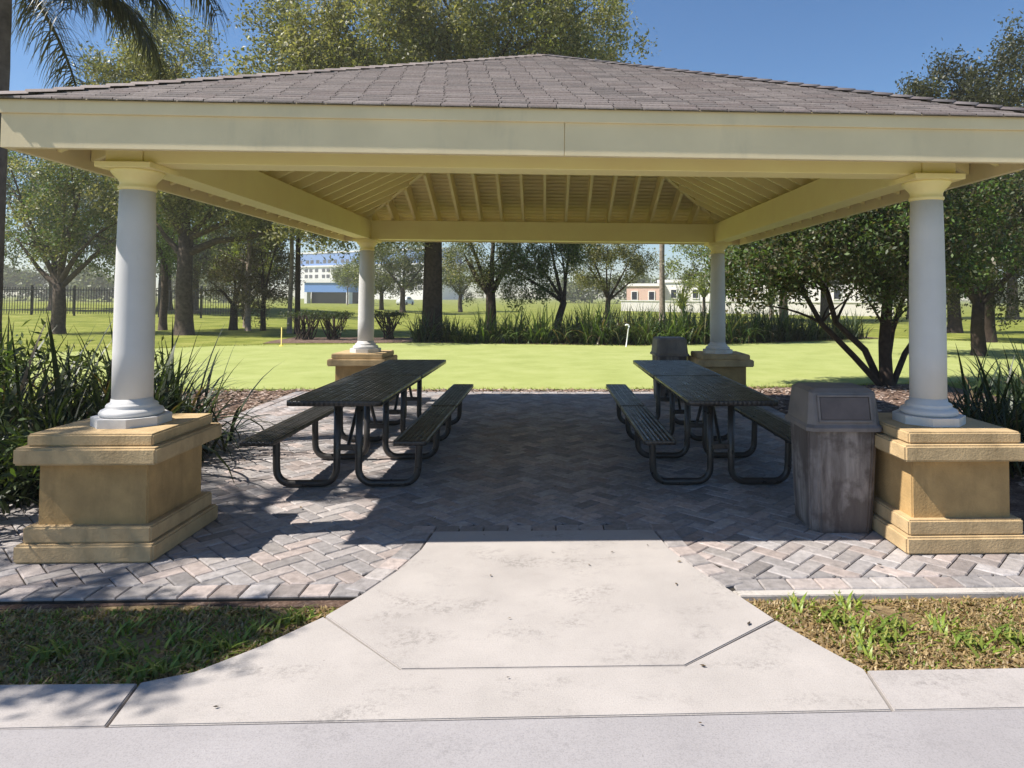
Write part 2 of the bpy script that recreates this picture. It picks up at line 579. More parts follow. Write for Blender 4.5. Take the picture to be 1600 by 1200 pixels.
# pavers (each brick modelled, in herringbone, as one paved surface)
def make_pavers():
    V, Fq, C = [], [], []
    r = random.Random(11)
    def brick(poly, z=0.0, tone=None):
        n = len(poly)
        if n < 3:
            return
        area = sum(poly[i - 1][0] * poly[i][1] - poly[i][0] * poly[i - 1][1] for i in range(n)) / 2
        if area < 0:
            poly = poly[::-1]
        if abs(area) < .0008:
            return
        a = inset_poly(poly, .0032)
        b = inset_poly(poly, .0095)
        t = tone or r.choice(((.315, .275, .26), (.335, .305, .292), (.285, .26, .252), (.345, .29, .268), (.31, .288, .284), (.26, .24, .236)))
        k = r.uniform(.72, 1.22)
        t = tuple(x * k for x in t)
        dz = r.uniform(-.0016, .0016)
        tx, ty = r.uniform(-.014, .014), r.uniform(-.014, .014)
        mx = sum(p[0] for p in poly) / n
        my = sum(p[1] for p in poly) / n
        base = len(V)
        for ring, zz in ((a, -.022), (a, -.006), (b, 0)):
            for p in ring:
                V.append((p[0], p[1], z + zz + dz + tx * (p[0] - mx) + ty * (p[1] - my)))
                C.append(t)
        for lv in (0, 1):
            for i in range(n):
                j = (i + 1) % n
                Fq.append((base + lv * n + i, base + lv * n + j, base + (lv + 1) * n + j, base + (lv + 1) * n + i))
        c = len(V)
        V.append((mx, my, z + dz))
        C.append(t)
        for i in range(n):
            j = (i + 1) % n
            Fq.append((base + 2 * n + i, base + 2 * n + j, c, c))
    Wd = .108
    c45 = math.sqrt(.5)
    S = 90
    for row in range(-S, S):
        for m in range(-S // 2, S // 2):
            for kind in (0, 1):
                if kind == 0:
                    x, y, w, h = row + 4 * m, row, 2, 1
                else:
                    x, y, w, h = row + 4 * m + 3, row, 1, 2
                pts = [(x, y), (x + w, y), (x + w, y + h), (x, y + h)]
                q = [((px * c45 - py * c45) * Wd - .3, (px * c45 + py * c45) * Wd + 7) for px, py in pts]
                mx = sum(p[0] for p in q) / 4
                my = sum(p[1] for p in q) / 4
                if not (-4.3 < mx < 3.6 and 3.4 < my < 11.4):
                    continue
                if my < 4.75 and in_poly(mx, my, [(-.74, 4.62), (-.80, 4.2), (-.9, 3.89), (-1.02, 3.6), (-1.2, 3.2), (1.3, 3.2), (1.14, 3.6), (.99, 3.89), (.88, 4.2), (.80, 4.62)]):
                    continue
                brick(clip_poly(q, -3.86, 3.11, 3.76, 11.02))
    # soldier courses round the field
    def course(x0, x1, y0, y1, n, along):
        for i in range(n):
            if along == 'x':
                a, b = x0 + (x1 - x0) * i / n, x0 + (x1 - x0) * (i + 1) / n
                brick([(a, y0), (b, y0), (b, y1), (a, y1)], .001)
            else:
                a, b = y0 + (y1 - y0) * i / n, y0 + (y1 - y0) * (i + 1) / n
                brick([(x0, a), (x1, a), (x1, b), (x0, b)], .001)
    course(-4.02, -.93, 3.605, 3.757, 20, 'x')
    course(1.06, 3.27, 3.615, 3.757, 14, 'x')
    course(-4.02, 3.27, 11.023, 11.17, 48, 'x')
    course(-4.02, -3.863, 3.76, 11.02, 46, 'y')
    course(3.113, 3.27, 3.76, 11.02, 46, 'y')
    course(-.86, .92, 4.535, 4.67, 11, 'x')
    # courses following the flared apron edge
    for arc, s in ((arcR[:5], 1), (arcL[:5], -1)):
        pts = []
        for a, b in zip(arc, arc[1:]):
            for q in range(12):
                pts.append(Vector(a).lerp(Vector(b), q / 12))
        L = [0]
        for a, b in zip(pts, pts[1:]):
            L.append(L[-1] + (b - a).length)
        def at(d):
            for i in range(len(pts) - 1):
                if L[i + 1] >= d:
                    return pts[i].lerp(pts[i + 1], (d - L[i]) / (L[i + 1] - L[i])), (pts[i + 1] - pts[i]).normalized()
            return pts[-1], (pts[-1] - pts[-2]).normalized()
        d = 0
        ytop = 4.53
        while d + .15 < L[-1]:
            p, t = at(d)
            q, t2 = at(d + .152)
            n1 = Vector((t.y, -t.x)) * -s * -1
            n1 = Vector((-t.y, t.x)) * s
            n2 = Vector((-t2.y, t2.x)) * s
            if min(p.y, q.y) > 3.58:
                brick([tuple(p + n1 * .006), tuple(q + n2 * .006), tuple(q + n2 * .14), tuple(p + n1 * .14)], .006)
            d += .155
    me = bpy.data.meshes.new('patio')
    bm = bmesh.new()
    vs_ = [bm.verts.new(v) for v in V]
    for f in Fq:
        u = list(dict.fromkeys(f))
        bm.faces.new([vs_[i] for i in u])
    bm.to_mesh(me)
    bm.free()
    a = me.color_attributes.new('Col', 'FLOAT_COLOR', 'POINT')
    c = np.ones((len(V), 4), dtype=np.float32)
    c[:, :3] = C
    a.data.foreach_set('color', c.ravel())
    return me
struct(obj('paver_patio', make_pavers(), M_paver))

# ------------------------------------------------------------------ pavilion
A, Y0, D, OV = 2.636, 4.46, 5.59, .472
Y1 = Y0 + D
YM = (Y0 + Y1) / 2
XE, YE0, YE1 = A + OV, Y0 - OV, Y1 + OV
ZFB, ZFT, ZAP, ZBB, ZBT = 2.40, 2.683, 4.17, 2.39, 2.665
pav = thing('pavilion', 'open picnic pavilion with grey shingle hip roof on four white columns and tan pedestals', 'pavilion', (0, YM, 0))
PO = Vector((0, -YM, 0))
def pobj(name, bm, mat, parent=pav, sm=False):
    """mesh written in world coordinates, parented under the pavilion"""
    o = obj(name, bm, mat, parent)
    return o
def shift(bm, v):
    bmesh.ops.translate(bm, verts=bm.verts[:], vec=v)
    return bm
def pbox(name, mat, x0, x1, y0, y1, z0, z1, parent=pav, bev=.004, off=None):
    bm = bmesh.new()
    bm_box(bm, x0, x1, y0, y1, z0, z1, bev)
    shift(bm, off if off is not None else PO)
    return obj(name, bm, mat, parent)

def stucco_block(x0, x1, y0, y1, z0, z1, bev, seed):
    bm = bmesh.new()
    bm_box(bm, x0, x1, y0, y1, z0, z1, 0)
    bmesh.ops.bevel(bm, geom=bm.edges[:], offset=bev, segments=3, affect='EDGES')
    return bm
for sx in (-1, 1):
    for k, yy in ((0, Y0), (1, Y1)):
        px, py = sx * A, yy
        pd = obj('pedestal', stucco_block(-.315, .315, -.315, .315, .19, .575, .008, 3), M_stucco, pav)
        pd.location = (px, py - YM, 0)
        obj('base', stucco_block(-.395, .395, -.395, .395, 0, .105, .012, 4), M_stucco2, pd)
        obj('base', stucco_block(-.365, .365, -.365, .365, .1052, .20, .010, 5), M_stucco2, pd)
        obj('cap', stucco_block(-.405, .405, -.405, .405, .565, .665, .012, 6), M_stucco2, pd)
        obj('cap', stucco_block(-.36, .36, -.36, .36, .6652, .738, .010, 7), M_stucco2, pd)
        bm = bmesh.new()
        prof = [(.114, .82), (.1142, 1.2), (.112, 1.6), (.106, 2.0), (.099, 2.27)]
        bm_lathe(bm, prof, 48)
        c = obj('column', bm, M_white, pav)
        c.location = (px - sx * .025, py - YM, 0)
        bm = bmesh.new()
        ap = .205
        rr = ap / math.cos(math.pi / 8)
        top = poly_prism(bm, [(rr * math.cos(math.pi / 8 + i * math.pi / 4), rr * math.sin(math.pi / 8 + i * math.pi / 4)) for i in range(8)], .738, .792)
        bm_lathe(bm, [(.165, .7915), (.178, .80), (.180, .815), (.170, .830), (.152, .838), (.142, .846), (.145, .856), (.138, .866), (.119, .876), (.1155, .90)], 48)
        obj('plinth', bm, M_white, c)
        bm = bmesh.new()
        bm_lathe(bm, [(.101, 2.225), (.110, 2.235), (.110, 2.247), (.101, 2.255), (.1005, 2.275), (.112, 2.295), (.136, 2.32), (.150, 2.34), (.152, 2.352)], 48)
        bm_box(bm, -.17, .17, -.17, .17, 2.352, 2.389, .004)
        obj('capital', bm, M_cream, c)
        # corner block above the capital
        b = pbox('corner_block', M_cream, -.113, .113, -.113, .113, 2.3895, 2.74, pav, .004, Vector((0, 0, 0)))
        b.location = (px, py - YM, 0)

BW = .10
g = .1135
pbox('beam', M_cream, -A + g, A - g, Y0 - BW, Y0 + BW, ZBB, ZBT)
pbox('beam', M_cream, -A + g, A - g, Y1 - BW, Y1 + BW, ZBB, ZBT)
for s in (-1, 1):
    pbox('beam', M_cream, s * A - BW, s * A + BW, Y0 + g, Y1 - g, ZBB, ZBT)
# fascia boards, the front one in two lengths
FT = .038
def fascia(x0, x1, y0, y1, out, joints=()):
    bm = bmesh.new()
    if joints:
        xs = [x0] + list(joints) + [x1]
        for a, b in zip(xs, xs[1:]):
            bm_box(bm, a + (.0012 if a != x0 else 0), b - (.0012 if b != x1 else 0), y0, y1, ZFB, ZFT, .003)
    else:
        bm_box(bm, x0, x1, y0, y1, ZFB, ZFT, .003)
    shift(bm, PO)
    f = obj('fascia', bm, M_fascia, pav)
    t = .016
    ox, oy = out
    if oy:
        X0, X1 = x0 - t, x1 + t
        Ya, Yb = (y0 - t, y0 - .0004) if oy < 0 else (y1 + .0004, y1 + t)
    else:
        X0, X1 = (x0 - t, x0 - .0004) if ox < 0 else (x1 + .0004, x1 + t)
        Ya, Yb = y0, y1
    pbox('trim', M_fascia, X0, X1, Ya, Yb, ZFT - .085, ZFT + .002, f, .003)
fascia(-XE, XE, YE0, YE0 + FT, (0, -1), (.135,))
fascia(-XE, XE, YE1 - FT, YE1, (0, 1))
for s in (-1, 1):
    xa, xb = (s * XE, s * (XE - FT))
    fascia(min(xa, xb), max(xa, xb), YE0 + FT + .0005, YE1 - FT - .0005, (s, 0))

# slopes: local (u along the eave, d inwards, z)
HALFX, HALFY = XE, (YE1 - YE0) / 2
ZE = ZFT
def slope_map(side):
    """returns (map(u,d)->(x,y), half eave length, run)"""
    if side == 0:
        return (lambda u, d: (u, YE0 + d)), HALFX, HALFY
    if side == 1:
        return (lambda u, d: (-u, YE1 - d)), HALFX, HALFY
    if side == 2:
        return (lambda u, d: (XE - d, YM + u)), HALFY, HALFX
    return (lambda u, d: (-XE + d, YM - u)), HALFY, HALFX

def roof_mesh():
    V, Fq, C = [], [], []
    r = random.Random(21)
    tones = ((.165, .138, .13), (.185, .157, .15), (.145, .125, .12), (.20, .17, .16), (.165, .135, .128))
    for side in range(4):
        mp, half, run = slope_map(side)
        rise = ZAP - ZE
        sl = math.hypot(run, rise)
        n = 42
        over = .035
        for i in range(n):
            d0 = run * i / n - (over if i == 0 else .012)
            d1 = run * (i + 1) / n + .004
            def zz(d, lift):
                return ZE + .012 + rise * d / run + lift
            h0 = half * (1 - max(d0, 0) / run) + (over if i == 0 else 0) + .01
            h1 = half * (1 - d1 / run) + .004
            h1 = max(h1, .01)
            tw = .17
            off = (i % 2) * tw * .5 + r.uniform(-.012, .012)
            u = -h0 - off
            while u < h0:
                ua, ub = u + .0025, u + tw - .0025
                u += tw
                a0, b0 = max(ua, -h0), min(ub, h0)
                if b0 - a0 < .006:
                    continue
                a1, b1 = max(min(ua, h1), -h1), max(min(ub, h1), -h1)
                t = r.choice(tones)
                k = r.uniform(.92, 1.08)
                t = tuple(x * k for x in t)
                lift = .010 + r.uniform(-.001, .002)
                base = len(V)
                for uu, dd, zl in ((a0, d0, lift - .012), (b0, d0, lift - .012), (a0, d0, lift), (b0, d0, lift), (b1, d1, .002), (a1, d1, .002)):
                    x, y = mp(uu, dd)
                    V.append((x, y - YM, zz(dd, zl)))
                    C.append(t)
                Fq += [(base, base + 1, base + 3, base + 2), (base + 2, base + 3, base + 4, base + 5)]
        # solid deck edge under the shingles
        base = len(V)
        oo = .034
        for uu, dd in ((-half - oo, -oo), (half + oo, -oo), (0.004, run - .004), (-0.004, run - .004)):
            x, y = mp(uu, dd)
            V.append((x, y - YM, ZE + .004 + rise * dd / run))
            C.append((.1, .09, .085))
        Fq.append((base, base + 1, base + 2, base + 3))
    # hip caps
    for sx, sy in ((-1, -1), (1, -1), (1, 1), (-1, 1)):
        p0 = Vector((sx * (XE + .02), sy * (HALFY + .02), ZE + .012))
        p1 = Vector((0, 0, ZAP + .012))
        n = 34
        for i in range(n):
            a = p0.lerp(p1, i / n)
            b = p0.lerp(p1, (i + 1.15) / n)
            side = Vector((-(p1 - p0).y, (p1 - p0).x, 0)).normalized() * .085
            t = r.choice(tones)
            base = len(V)
            up0, up1 = .024, .014
            dn = .034
            for P, upz in ((a, up0), (b, up1)):
                for q, dz in ((-1, -dn), (0, 0), (1, -dn)):
                    V.append(tuple(P + side * q + Vector((0, 0, upz + dz))))
                    C.append(t)
            for q, dz in ((-1, -dn), (0, 0), (1, -dn)):
                V.append(tuple(a + side * q + Vector((0, 0, up0 + dz - .012))))
                C.append(t)
            Fq += [(base, base + 1, base + 4, base + 3), (base + 1, base + 2, base + 5, base + 4),
                   (base + 6, base + 7, base + 1, base), (base + 7, base + 8, base + 2, base + 1)]
    return np_mesh('roof', V, Fq, C)
roof = obj('roof', roof_mesh(), M_shingle, pav)

def ceiling_mesh():
    """boards of the roof deck, seen from below, one strip per board"""
    V, Fq = [], []
    for side in range(4):
        mp, half, run = slope_map(side)
        rise = ZAP - ZE
        n = 40
        for i in range(n):
            d0, d1 = run * i / n, run * (i + 1) / n
            h0, h1 = half * (1 - d0 / run), half * (1 - d1 / run)
            base = len(V)
            g_ = .006
            prof = ((d0, -.013), (d0 + g_, -.020), (d1 - g_, -.020), (d1, -.013))
            for d, dz in prof:
                h = half * (1 - d / run)
                for u in (-h, h):
                    x, y = mp(u, d)
                    V.append((x, y - YM, ZE + rise * d / run + dz))
            for q in range(3):
                Fq.append((base + 2 * q, base + 2 * q + 2, base + 2 * q + 3, base + 2 * q + 1))
    return np_mesh('ceiling_boards', V, Fq)
obj('ceiling_boards', ceiling_mesh(), M_cream, pav)

def rafter_bm(side, u, w=.038, dep=.225):
    mp, half, run = slope_map(side)
    rise = ZAP - ZE
    d1 = run * (1 - abs(u) / half) - .02
    d0 = .045
    if d1 - d0 < .12:
        return None
    bm = bmesh.new()
    vs_ = []
    for d in (d0, d1):
        for du in (-w / 2, w / 2):
            for dz in (-.019 - dep, -.019):
                x, y = mp(u + du, d)
                vs_.append(bm.verts.new((x, y - YM, ZE + rise * d / run + dz)))
    for f in ((0, 1, 3, 2), (4, 6, 7, 5), (0, 4, 5, 1), (2, 3, 7, 6), (0, 2, 6, 4), (1, 5, 7, 3)):
        bm.faces.new([vs_[i] for i in f])
    bmesh.ops.recalc_face_normals(bm, faces=bm.faces[:])
    return bm
for side in range(4):
    mp, half, run = slope_map(side)
    k = int(half / .318)
    for i in range(-k, k + 1):
        b = rafter_bm(side, i * .318)
        if b:
            obj('rafter', b, M_cream, pav)
for sx, sy in ((-1, -1), (1, -1), (1, 1), (-1, 1)):
    p0 = Vector((sx * (XE - .06), sy * (HALFY - .06), ZE - .019 + (ZAP - ZE) * .06 / HALFX))
    p1 = Vector((sx * .02, sy * .02, ZAP - .03))
    s = Vector((-(p1 - p0).y, (p1 - p0).x, 0)).normalized() * .026
    bm = bmesh.new()
    vs_ = []
    for P in (p0, p1):
        for q in (-1, 1):
            for dz in (-.20, -.012):
                vs_.append(bm.verts.new(P + s * q + Vector((0, 0, dz))))
    for f in ((0, 1, 3, 2), (4, 6, 7, 5), (0, 4, 5, 1), (2, 3, 7, 6), (0, 2, 6, 4), (1, 5, 7, 3)):
        bm.faces.new([vs_[i] for i in f])
    bmesh.ops.recalc_face_normals(bm, faces=bm.faces[:])
    obj('hip_rafter', bm, M_cream, pav)

# ------------------------------------------------------------------ picnic tables
def rounded_rect(hx, hy, r, n=6):
    pts = []
    for cx, cy, a0 in ((hx - r, hy - r, 0), (-hx + r, hy - r, 90), (-hx + r, -hy + r, 180), (hx - r, -hy + r, 270)):
        for i in range(n + 1):
            a = R(a0 + 90 * i / n)
            pts.append((cx + r * math.cos(a), cy + r * math.sin(a)))
    return pts
def plate(hx, hy, z0, z1, r=.05, rim=.012):
    """a coated metal plank: rolled rim, slightly sunk ribbed deck"""
    bm = bmesh.new()
    P = rounded_rect(hx, hy, r)
    n = len(P)
    levels = [(0, z0), (0, z1 - .006), (.003, z1 - .001), (.008, z1), (.015, z1 - .001), (.020, z1 - .006)]
    rings = [[bm.verts.new((p[0], p[1], z)) for p in inset_poly(P, d)] for d, z in levels]
    for a, b in zip(rings, rings[1:]):
        for i in range(n):
            f = bm.faces.new((a[i], a[(i + 1) % n], b[(i + 1) % n], b[i]))
            f.smooth = True
    bm.faces.new(rings[0][::-1])
    # ribbed deck
    bm.faces.new(rings[-1])
    zr = z1 - .006
    k = max(4, int((hx - .03) * 2 / .024))
    for i in range(k):
        x = -hx + .03 + (2 * hx - .06) * (i + .5) / k
        bm_box(bm, x - .0075, x + .0075, -hy + .026, hy - .026, zr - .001, zr + .005, 0)
    return bm
def loop_path(xb, xi, zb, zi, y, r=.115, z=.032):
    """bench leg, foot and table leg in one bent tube"""
    s = 1 if xi > xb else -1
    pts = [(xb, y, zb), (xb, y, zb - .08), (xb + s * .004, y, z + r + .03)]
    for i in range(0, 9):
        a = R(90 * i / 8)
        pts.append((xb + s * (.006 + r - r * math.cos(a)), y, z + r - r * math.sin(a)))
    for i in range(0, 9):
        a = R(90 * i / 8)
        pts.append((xi - s * (r - r * math.sin(a)), y, z + r - r * math.cos(a)))
    pts += [(xi, y, z + r + .06), (xi, y, zi)]
    return pts
def table_frame_bm(y):
    t = TB()
    for s in (-1, 1):
        t.tube(loop_path(s * .575, s * .088, .425, .72, y), .029, 12)
    bm = t.bm()
    for s in (-1, 1):
        # bench bracket and table bracket plates
        bm_box(bm, s * .575 - .12, s * .575 + .12, y - .022, y + .022, .409, .421, .002)
    bm_box(bm, -.31, .31, y - .024, y + .024, .707, .721, .002)
    # clamp between the two loops
    bm_box(bm, -.07, .07, y - .02, y + .02, .30, .345, .004)
    for s in (-1, 1):
        # thicker foot sleeve
        pass
    return bm
TL = 1.70
def make_table(label):
    t = thing('picnic_table', label, 'picnic table', group='black metal picnic tables under the pavilion')
    obj('table_top', plate(.36, TL / 2 - .004, .722, .762, .05), M_slat, t)
    for s in (-1, 1):
        bm = plate(.128, TL / 2 - .004, .422, .456, .035)
        shift(bm, Vector((s * .575, 0, 0)))
        obj('bench', bm, M_slat, t)
    for y in (-TL / 2 + .42, TL / 2 - .36):
        obj('leg_frame', table_frame_bm(y), M_black, t)
    tb = TB()
    tb.tube([(0, -TL / 2 + .42, .325), (0, -.1, .68), (0, 0, .705)], .016, 8)
    tb.tube([(0, TL / 2 - .36, .325), (0, .16, .68), (0, .06, .705)], .016, 8)
    obj('brace', tb.bm(), M_black, t)
    return t
T0 = make_table('near left black picnic table with a pale sun patch on its top')
T0.location = (-1.575, 5.2 + TL / 2, 0)
for lab, x, y in (('far left black picnic table before the back left column', -1.575, 5.2 + TL * 1.5),
                  ('near right black picnic table next to the large grey litter bin', 1.50, 5.2 + TL / 2),
                  ('far right black picnic table before the small far litter bin', 1.50, 5.2 + TL * 1.5)):
    c = copy_tree(T0)
    c.location = (x, y, 0)
    c['label'] = lab

# ------------------------------------------------------------------ litter bins
def bin_mat():
    m, nt, b = new_mat('weathered_bin')
    v = coords(nt)
    vz = coords(nt, 'Object', (7, 7, 1.1))
    streak = ramp(nt, noise(nt, vz, 1.6, 6, .65), ((.36, (.095, .08, .075)), (.5, (.20, .175, .165)), (.66, (.34, .305, .285))))
    blot = ramp(nt, noise(nt, v, 3.1, 6, .6), ((.46, grey(0)), (.54, grey(.75))))
    col = mix(nt, streak, (.085, .068, .062), blot)
    nt.links.new(col, b.inputs['Base Color'])
    b.inputs['Roughness'].default_value = .7
    b.inputs['Specular IOR Level'].default_value = .3
    bump(nt, b, noise(nt, v, 110, 4), .4, .004)
    return m
M_bin = bin_mat()
M_binlid = paint('bin_lid_plastic', (.19, .165, .155), .55, .22, 5, .4, 100, dirt=((.07, .058, .052), 3, .5, .6))
M_flap = paint('bin_flap', (.115, .09, .085), .45, .2, 8, .2, 80)
def loft(bm, secs, n_smooth=False):
    rings = [[bm.verts.new(p) for p in s] for s in secs]
    n = len(rings[0])
    for a, b in zip(rings, rings[1:]):
        for i in range(n):
            bm.faces.new((a[i], a[(i + 1) % n], b[(i + 1) % n], b[i]))
    bm.faces.new(rings[0][::-1])
    bm.faces.new(rings[-1])
    return bm
def cham(h, c, z, hy=None, dy=0):
    hy = hy or h
    return [(h - c, -hy + dy, z), (h, -hy + c + dy, z), (h, hy - c + dy, z), (h - c, hy + dy, z),
            (-h + c, hy + dy, z), (-h, hy - c + dy, z), (-h, -hy + c + dy, z), (-h + c, -hy + dy, z)]
def make_bin(label, loc, rz, flip=False):
    t = thing('litter_bin', label, 'litter bin', loc, rz)
    bm = bmesh.new()
    loft(bm, [cham(.195, .05, 0), cham(.20, .05, .02), cham(.205, .05, .10), cham(.222, .045, .62), cham(.222, .045, .672)])
    es = [e for e in bm.edges if abs(e.verts[0].co.z - e.verts[1].co.z) > .05]
    bmesh.ops.bevel(bm, geom=es, offset=.012, segments=2, affect='EDGES')
    obj('body', bm, M_bin, t)
    bm = bmesh.new()
    # flange skirt then tapered hood with a sloping front
    loft(bm, [cham(.228, .035, .655), cham(.247, .035, .660), cham(.247, .035, .682), cham(.232, .04, .70),
              [(.20, -.185, .90), (.212, -.165, .905), (.212, .165, .905), (.19, .20, .90), (-.19, .20, .90), (-.212, .165, .905), (-.212, -.165, .905), (-.20, -.185, .90)],
              [(.165, -.15, .925), (.18, -.13, .928), (.18, .13, .928), (.165, .15, .925), (-.165, .15, .925), (-.18, .13, .928), (-.18, -.13, .928), (-.165, -.15, .925)]])
    es = [e for e in bm.edges if len(e.link_faces) == 2 and e.calc_face_angle(0) > .35]
    bmesh.ops.bevel(bm, geom=es, offset=.007, segments=2, affect='EDGES')
    lid = obj('lid', bm, M_binlid, t)
    # the swing flap sits in a frame on the sloping front of the hood
    t.scale = (1.05, 1.05, 1.03)
    n = Vector((0, -1, .22)).normalized()
    upv = Vector((0, .22, 1)).normalized()
    c = Vector((0, -.2105, .802))
    bm = bmesh.new()
    bm_box(bm, -.155, .155, -.004, .006, -.072, .072, .003)
    bm.transform(Matrix.Translation(c + n * .004) @ Matrix((Vector((1, 0, 0)), -n, upv)).transposed().to_4x4())
    obj('flap', bm, M_flap, lid)
    bm = bmesh.new()
    for x0, x1, z0, z1 in ((-.172, .172, .074, .088), (-.172, .172, -.088, -.074), (-.172, -.158, -.0735, .0735), (.158, .172, -.0735, .0735)):
        bm_box(bm, x0, x1, -.006, .010, z0, z1, .002)
    bm.transform(Matrix.Translation(c + n * .006) @ Matrix((Vector((1, 0, 0)), -n, upv)).transposed().to_4x4())
    obj('flap_frame', bm, M_binlid, lid)
    return t
make_bin('large weathered grey litter bin with hooded lid beside the front right pedestal', (2.035, 4.66, .001), R(-2))
make_bin('small far litter bin with hooded lid behind the far right table', (1.93, 10.32, .001), R(182))

# ------------------------------------------------------------------ vegetation builders
def leaf_cloud(name, centers, per, spread, size, tones, seed, asp=.45, upb=.35, shell=None, droop=0):
    """many small folded leaves round cluster centres -> one mesh with per-leaf colours"""
    g_ = np.random.default_rng(seed)
    C = np.asarray(centers, dtype=np.float64)
    n = len(C) * per
    cid = np.repeat(np.arange(len(C)), per)
    P = C[cid] + g_.normal(0, 1, (n, 3)) * np.asarray(spread)
    d = g_.normal(0, 1, (n, 3))
    d[:, 2] -= droop
    d /= np.linalg.norm(d, axis=1)[:, None]
    nn = g_.normal(0, 1, (n, 3))
    nn[:, 2] = np.abs(nn[:, 2]) + upb
    nn -= d * np.sum(nn * d, 1)[:, None]
    nn /= np.linalg.norm(nn, axis=1)[:, None] + 1e-9
    w = np.cross(d, nn)
    L = size * g_.uniform(.6, 1.35, n)[:, None]
    V = np.empty((n, 4, 3))
    V[:, 0] = P - d * L * .5
    V[:, 1] = P + w * L * asp * .5 + nn * L * .06
    V[:, 2] = P + d * L * .5
    V[:, 3] = P - w * L * asp * .5 + nn * L * .06
    F_ = np.arange(n * 4).reshape(n, 4)
    T = np.asarray(tones)
    ctone = g_.integers(0, len(T), len(C))
    tid = np.where(g_.random(n) < .6, ctone[cid], g_.integers(0, len(T), n))
    cl = g_.uniform(.75, 1.25, len(C))[cid]
    col = T[tid] * (cl * g_.uniform(.7, 1.35, n))[:, None]
    return np_mesh(name, V.reshape(-1, 3), F_, np.repeat(col, 4, 0))

def blob_clusters(blobs, dens, seed, hollow=.35):
    """cluster centres in ellipsoids, biased to the shell, lower middle thinner"""
    r = random.Random(seed)
    out = []
    for (cx, cy, cz, rx, ry, rz) in blobs:
        k = max(2, int(.30 * dens * (rx * ry * rz) ** (2 / 3)))
        for _ in range(k):
            while True:
                v = Vector((r.gauss(0, 1), r.gauss(0, 1), r.gauss(0, 1)))
                if v.length > 1e-3:
                    break
            v.normalize()
            q = (hollow + (1 - hollow) * r.random() ** .55)
            q *= 1 + .22 * math.sin(v.x * 5 + seed) * math.cos(v.y * 4 + v.z * 5)
            p = Vector((cx + v.x * rx * q, cy + v.y * ry * q, cz + v.z * rz * q))
            # a spray of twigs growing outwards and a little up
            d = (Vector((v.x * rx, v.y * ry, v.z * rz + .35 * rz)).normalized() + Vector((r.gauss(0, .5), r.gauss(0, .5), r.gauss(0, .4)))).normalized()
            st = (rx * ry * rz) ** (1 / 3) * r.uniform(.10, .20)
            for i in range(3):
                w = p + d * st * i + Vector((r.gauss(0, .3), r.gauss(0, .3), r.gauss(0, .2))) * st
                out.append(tuple(w))
    return out

def bez(p0, p1, sag, n=6, r=None):
    p0, p1 = Vector(p0), Vector(p1)
    m = p0.lerp(p1, .5) + Vector(sag)
    return [p0 * (1 - t) ** 2 + m * 2 * t * (1 - t) + p1 * t * t for t in [i / n for i in range(n + 1)]]

T_OAK = ((0.083, 0.112, 0.033), (0.12, 0.15, 0.053), (0.15, 0.173, 0.075), (0.068, 0.09, 0.03), (0.18, 0.195, 0.105))
T_DARK = ((0.041, 0.061, 0.019), (0.061, 0.088, 0.027), (0.081, 0.108, 0.038), (0.047, 0.068, 0.024))
T_OAKX = ((.20, .205, .085), (.24, .235, .11), (.16, .175, .06), (.30, .28, .16), (.13, .14, .05))
T_GREEN = ((0.077, 0.133, 0.028), (0.105, 0.168, 0.039), (0.14, 0.203, 0.056), (0.056, 0.098, 0.022))
T_LIME = ((0.216, 0.264, 0.036), (0.168, 0.216, 0.036), (0.264, 0.288, 0.06))
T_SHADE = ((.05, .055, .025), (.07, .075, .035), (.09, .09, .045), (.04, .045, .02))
T_BROWN = ((0.128, 0.108, 0.053), (0.098, 0.087, 0.042), (0.15, 0.128, 0.075), (0.075, 0.083, 0.03))
T_FAR = ((0.13, 0.156, 0.052), (0.169, 0.189, 0.078), (0.104, 0.13, 0.046))
T_PALE = ((.15, .17, .08), (.11, .135, .05), (.18, .19, .10))

def tree(name, label, x, y, fork, r0, blobs, tones, seed, dens=26, per=36, spread=.28, size=.16, bark=None, group=None,
         lean=(0, 0), cat='tree', extra_limbs=(), twig=2, asp=.45, mat=None, buttress=1.35):
    """blobs are (dx, dy, z, rx, ry, rz) from the trunk base"""
    z0 = gz(x, y)
    t = thing(name, label, cat, (x, y, z0), 0, group)
    r = random.Random(seed)
    tb = TB()
    fx, fy = lean
    trunk = [(0, 0, -.1), (fx * .1, fy * .1, fork * .15), (fx * .4 + r.uniform(-.05, .05), fy * .4, fork * .5), (fx, fy, fork)]
    tb.tube(trunk, [r0 * buttress, r0 * 1.08, r0 * .97, r0 * .85], 12)
    F0 = Vector((fx, fy, fork))
    for (bx, by, bz, rx, ry, rz) in blobs:
        tip = Vector((bx, by, bz + rz * .3))
        pts = bez(F0 - Vector((0, 0, .1)), tip, (r.uniform(-.3, .3), r.uniform(-.3, .3), r.uniform(.1, .5) * rz * .4), 7)
        k = r0 * r.uniform(.42, .62)
        tb.tube(pts, [k * (1 - .82 * i / 7) for i in range(8)], 8)
        for _ in range(twig):
            s = pts[r.randint(3, 6)]
            e = Vector((bx + r.uniform(-.8, .8) * rx, by + r.uniform(-.8, .8) * ry, bz + r.uniform(-.6, .8) * rz))
            q = bez(s, e, (0, 0, r.uniform(-.1, .25) * rz), 5)
            tb.tube(q, [k * .38 * (1 - .8 * i / 5) for i in range(6)], 6)
    for pts, k in extra_limbs:
        tb.tube(pts, [k * (1 - .75 * i / (len(pts) - 1)) for i in range(len(pts))], 8)
    obj('trunk', tb.bm(), bark or M_bark, t)
    cl = blob_clusters(blobs, dens * 1.3, seed)
    obj('crown', leaf_cloud('crown', cl, int(per * 1.7), spread * .72, size * .74, tones, seed, asp), mat or M_leaf, t)
    return t

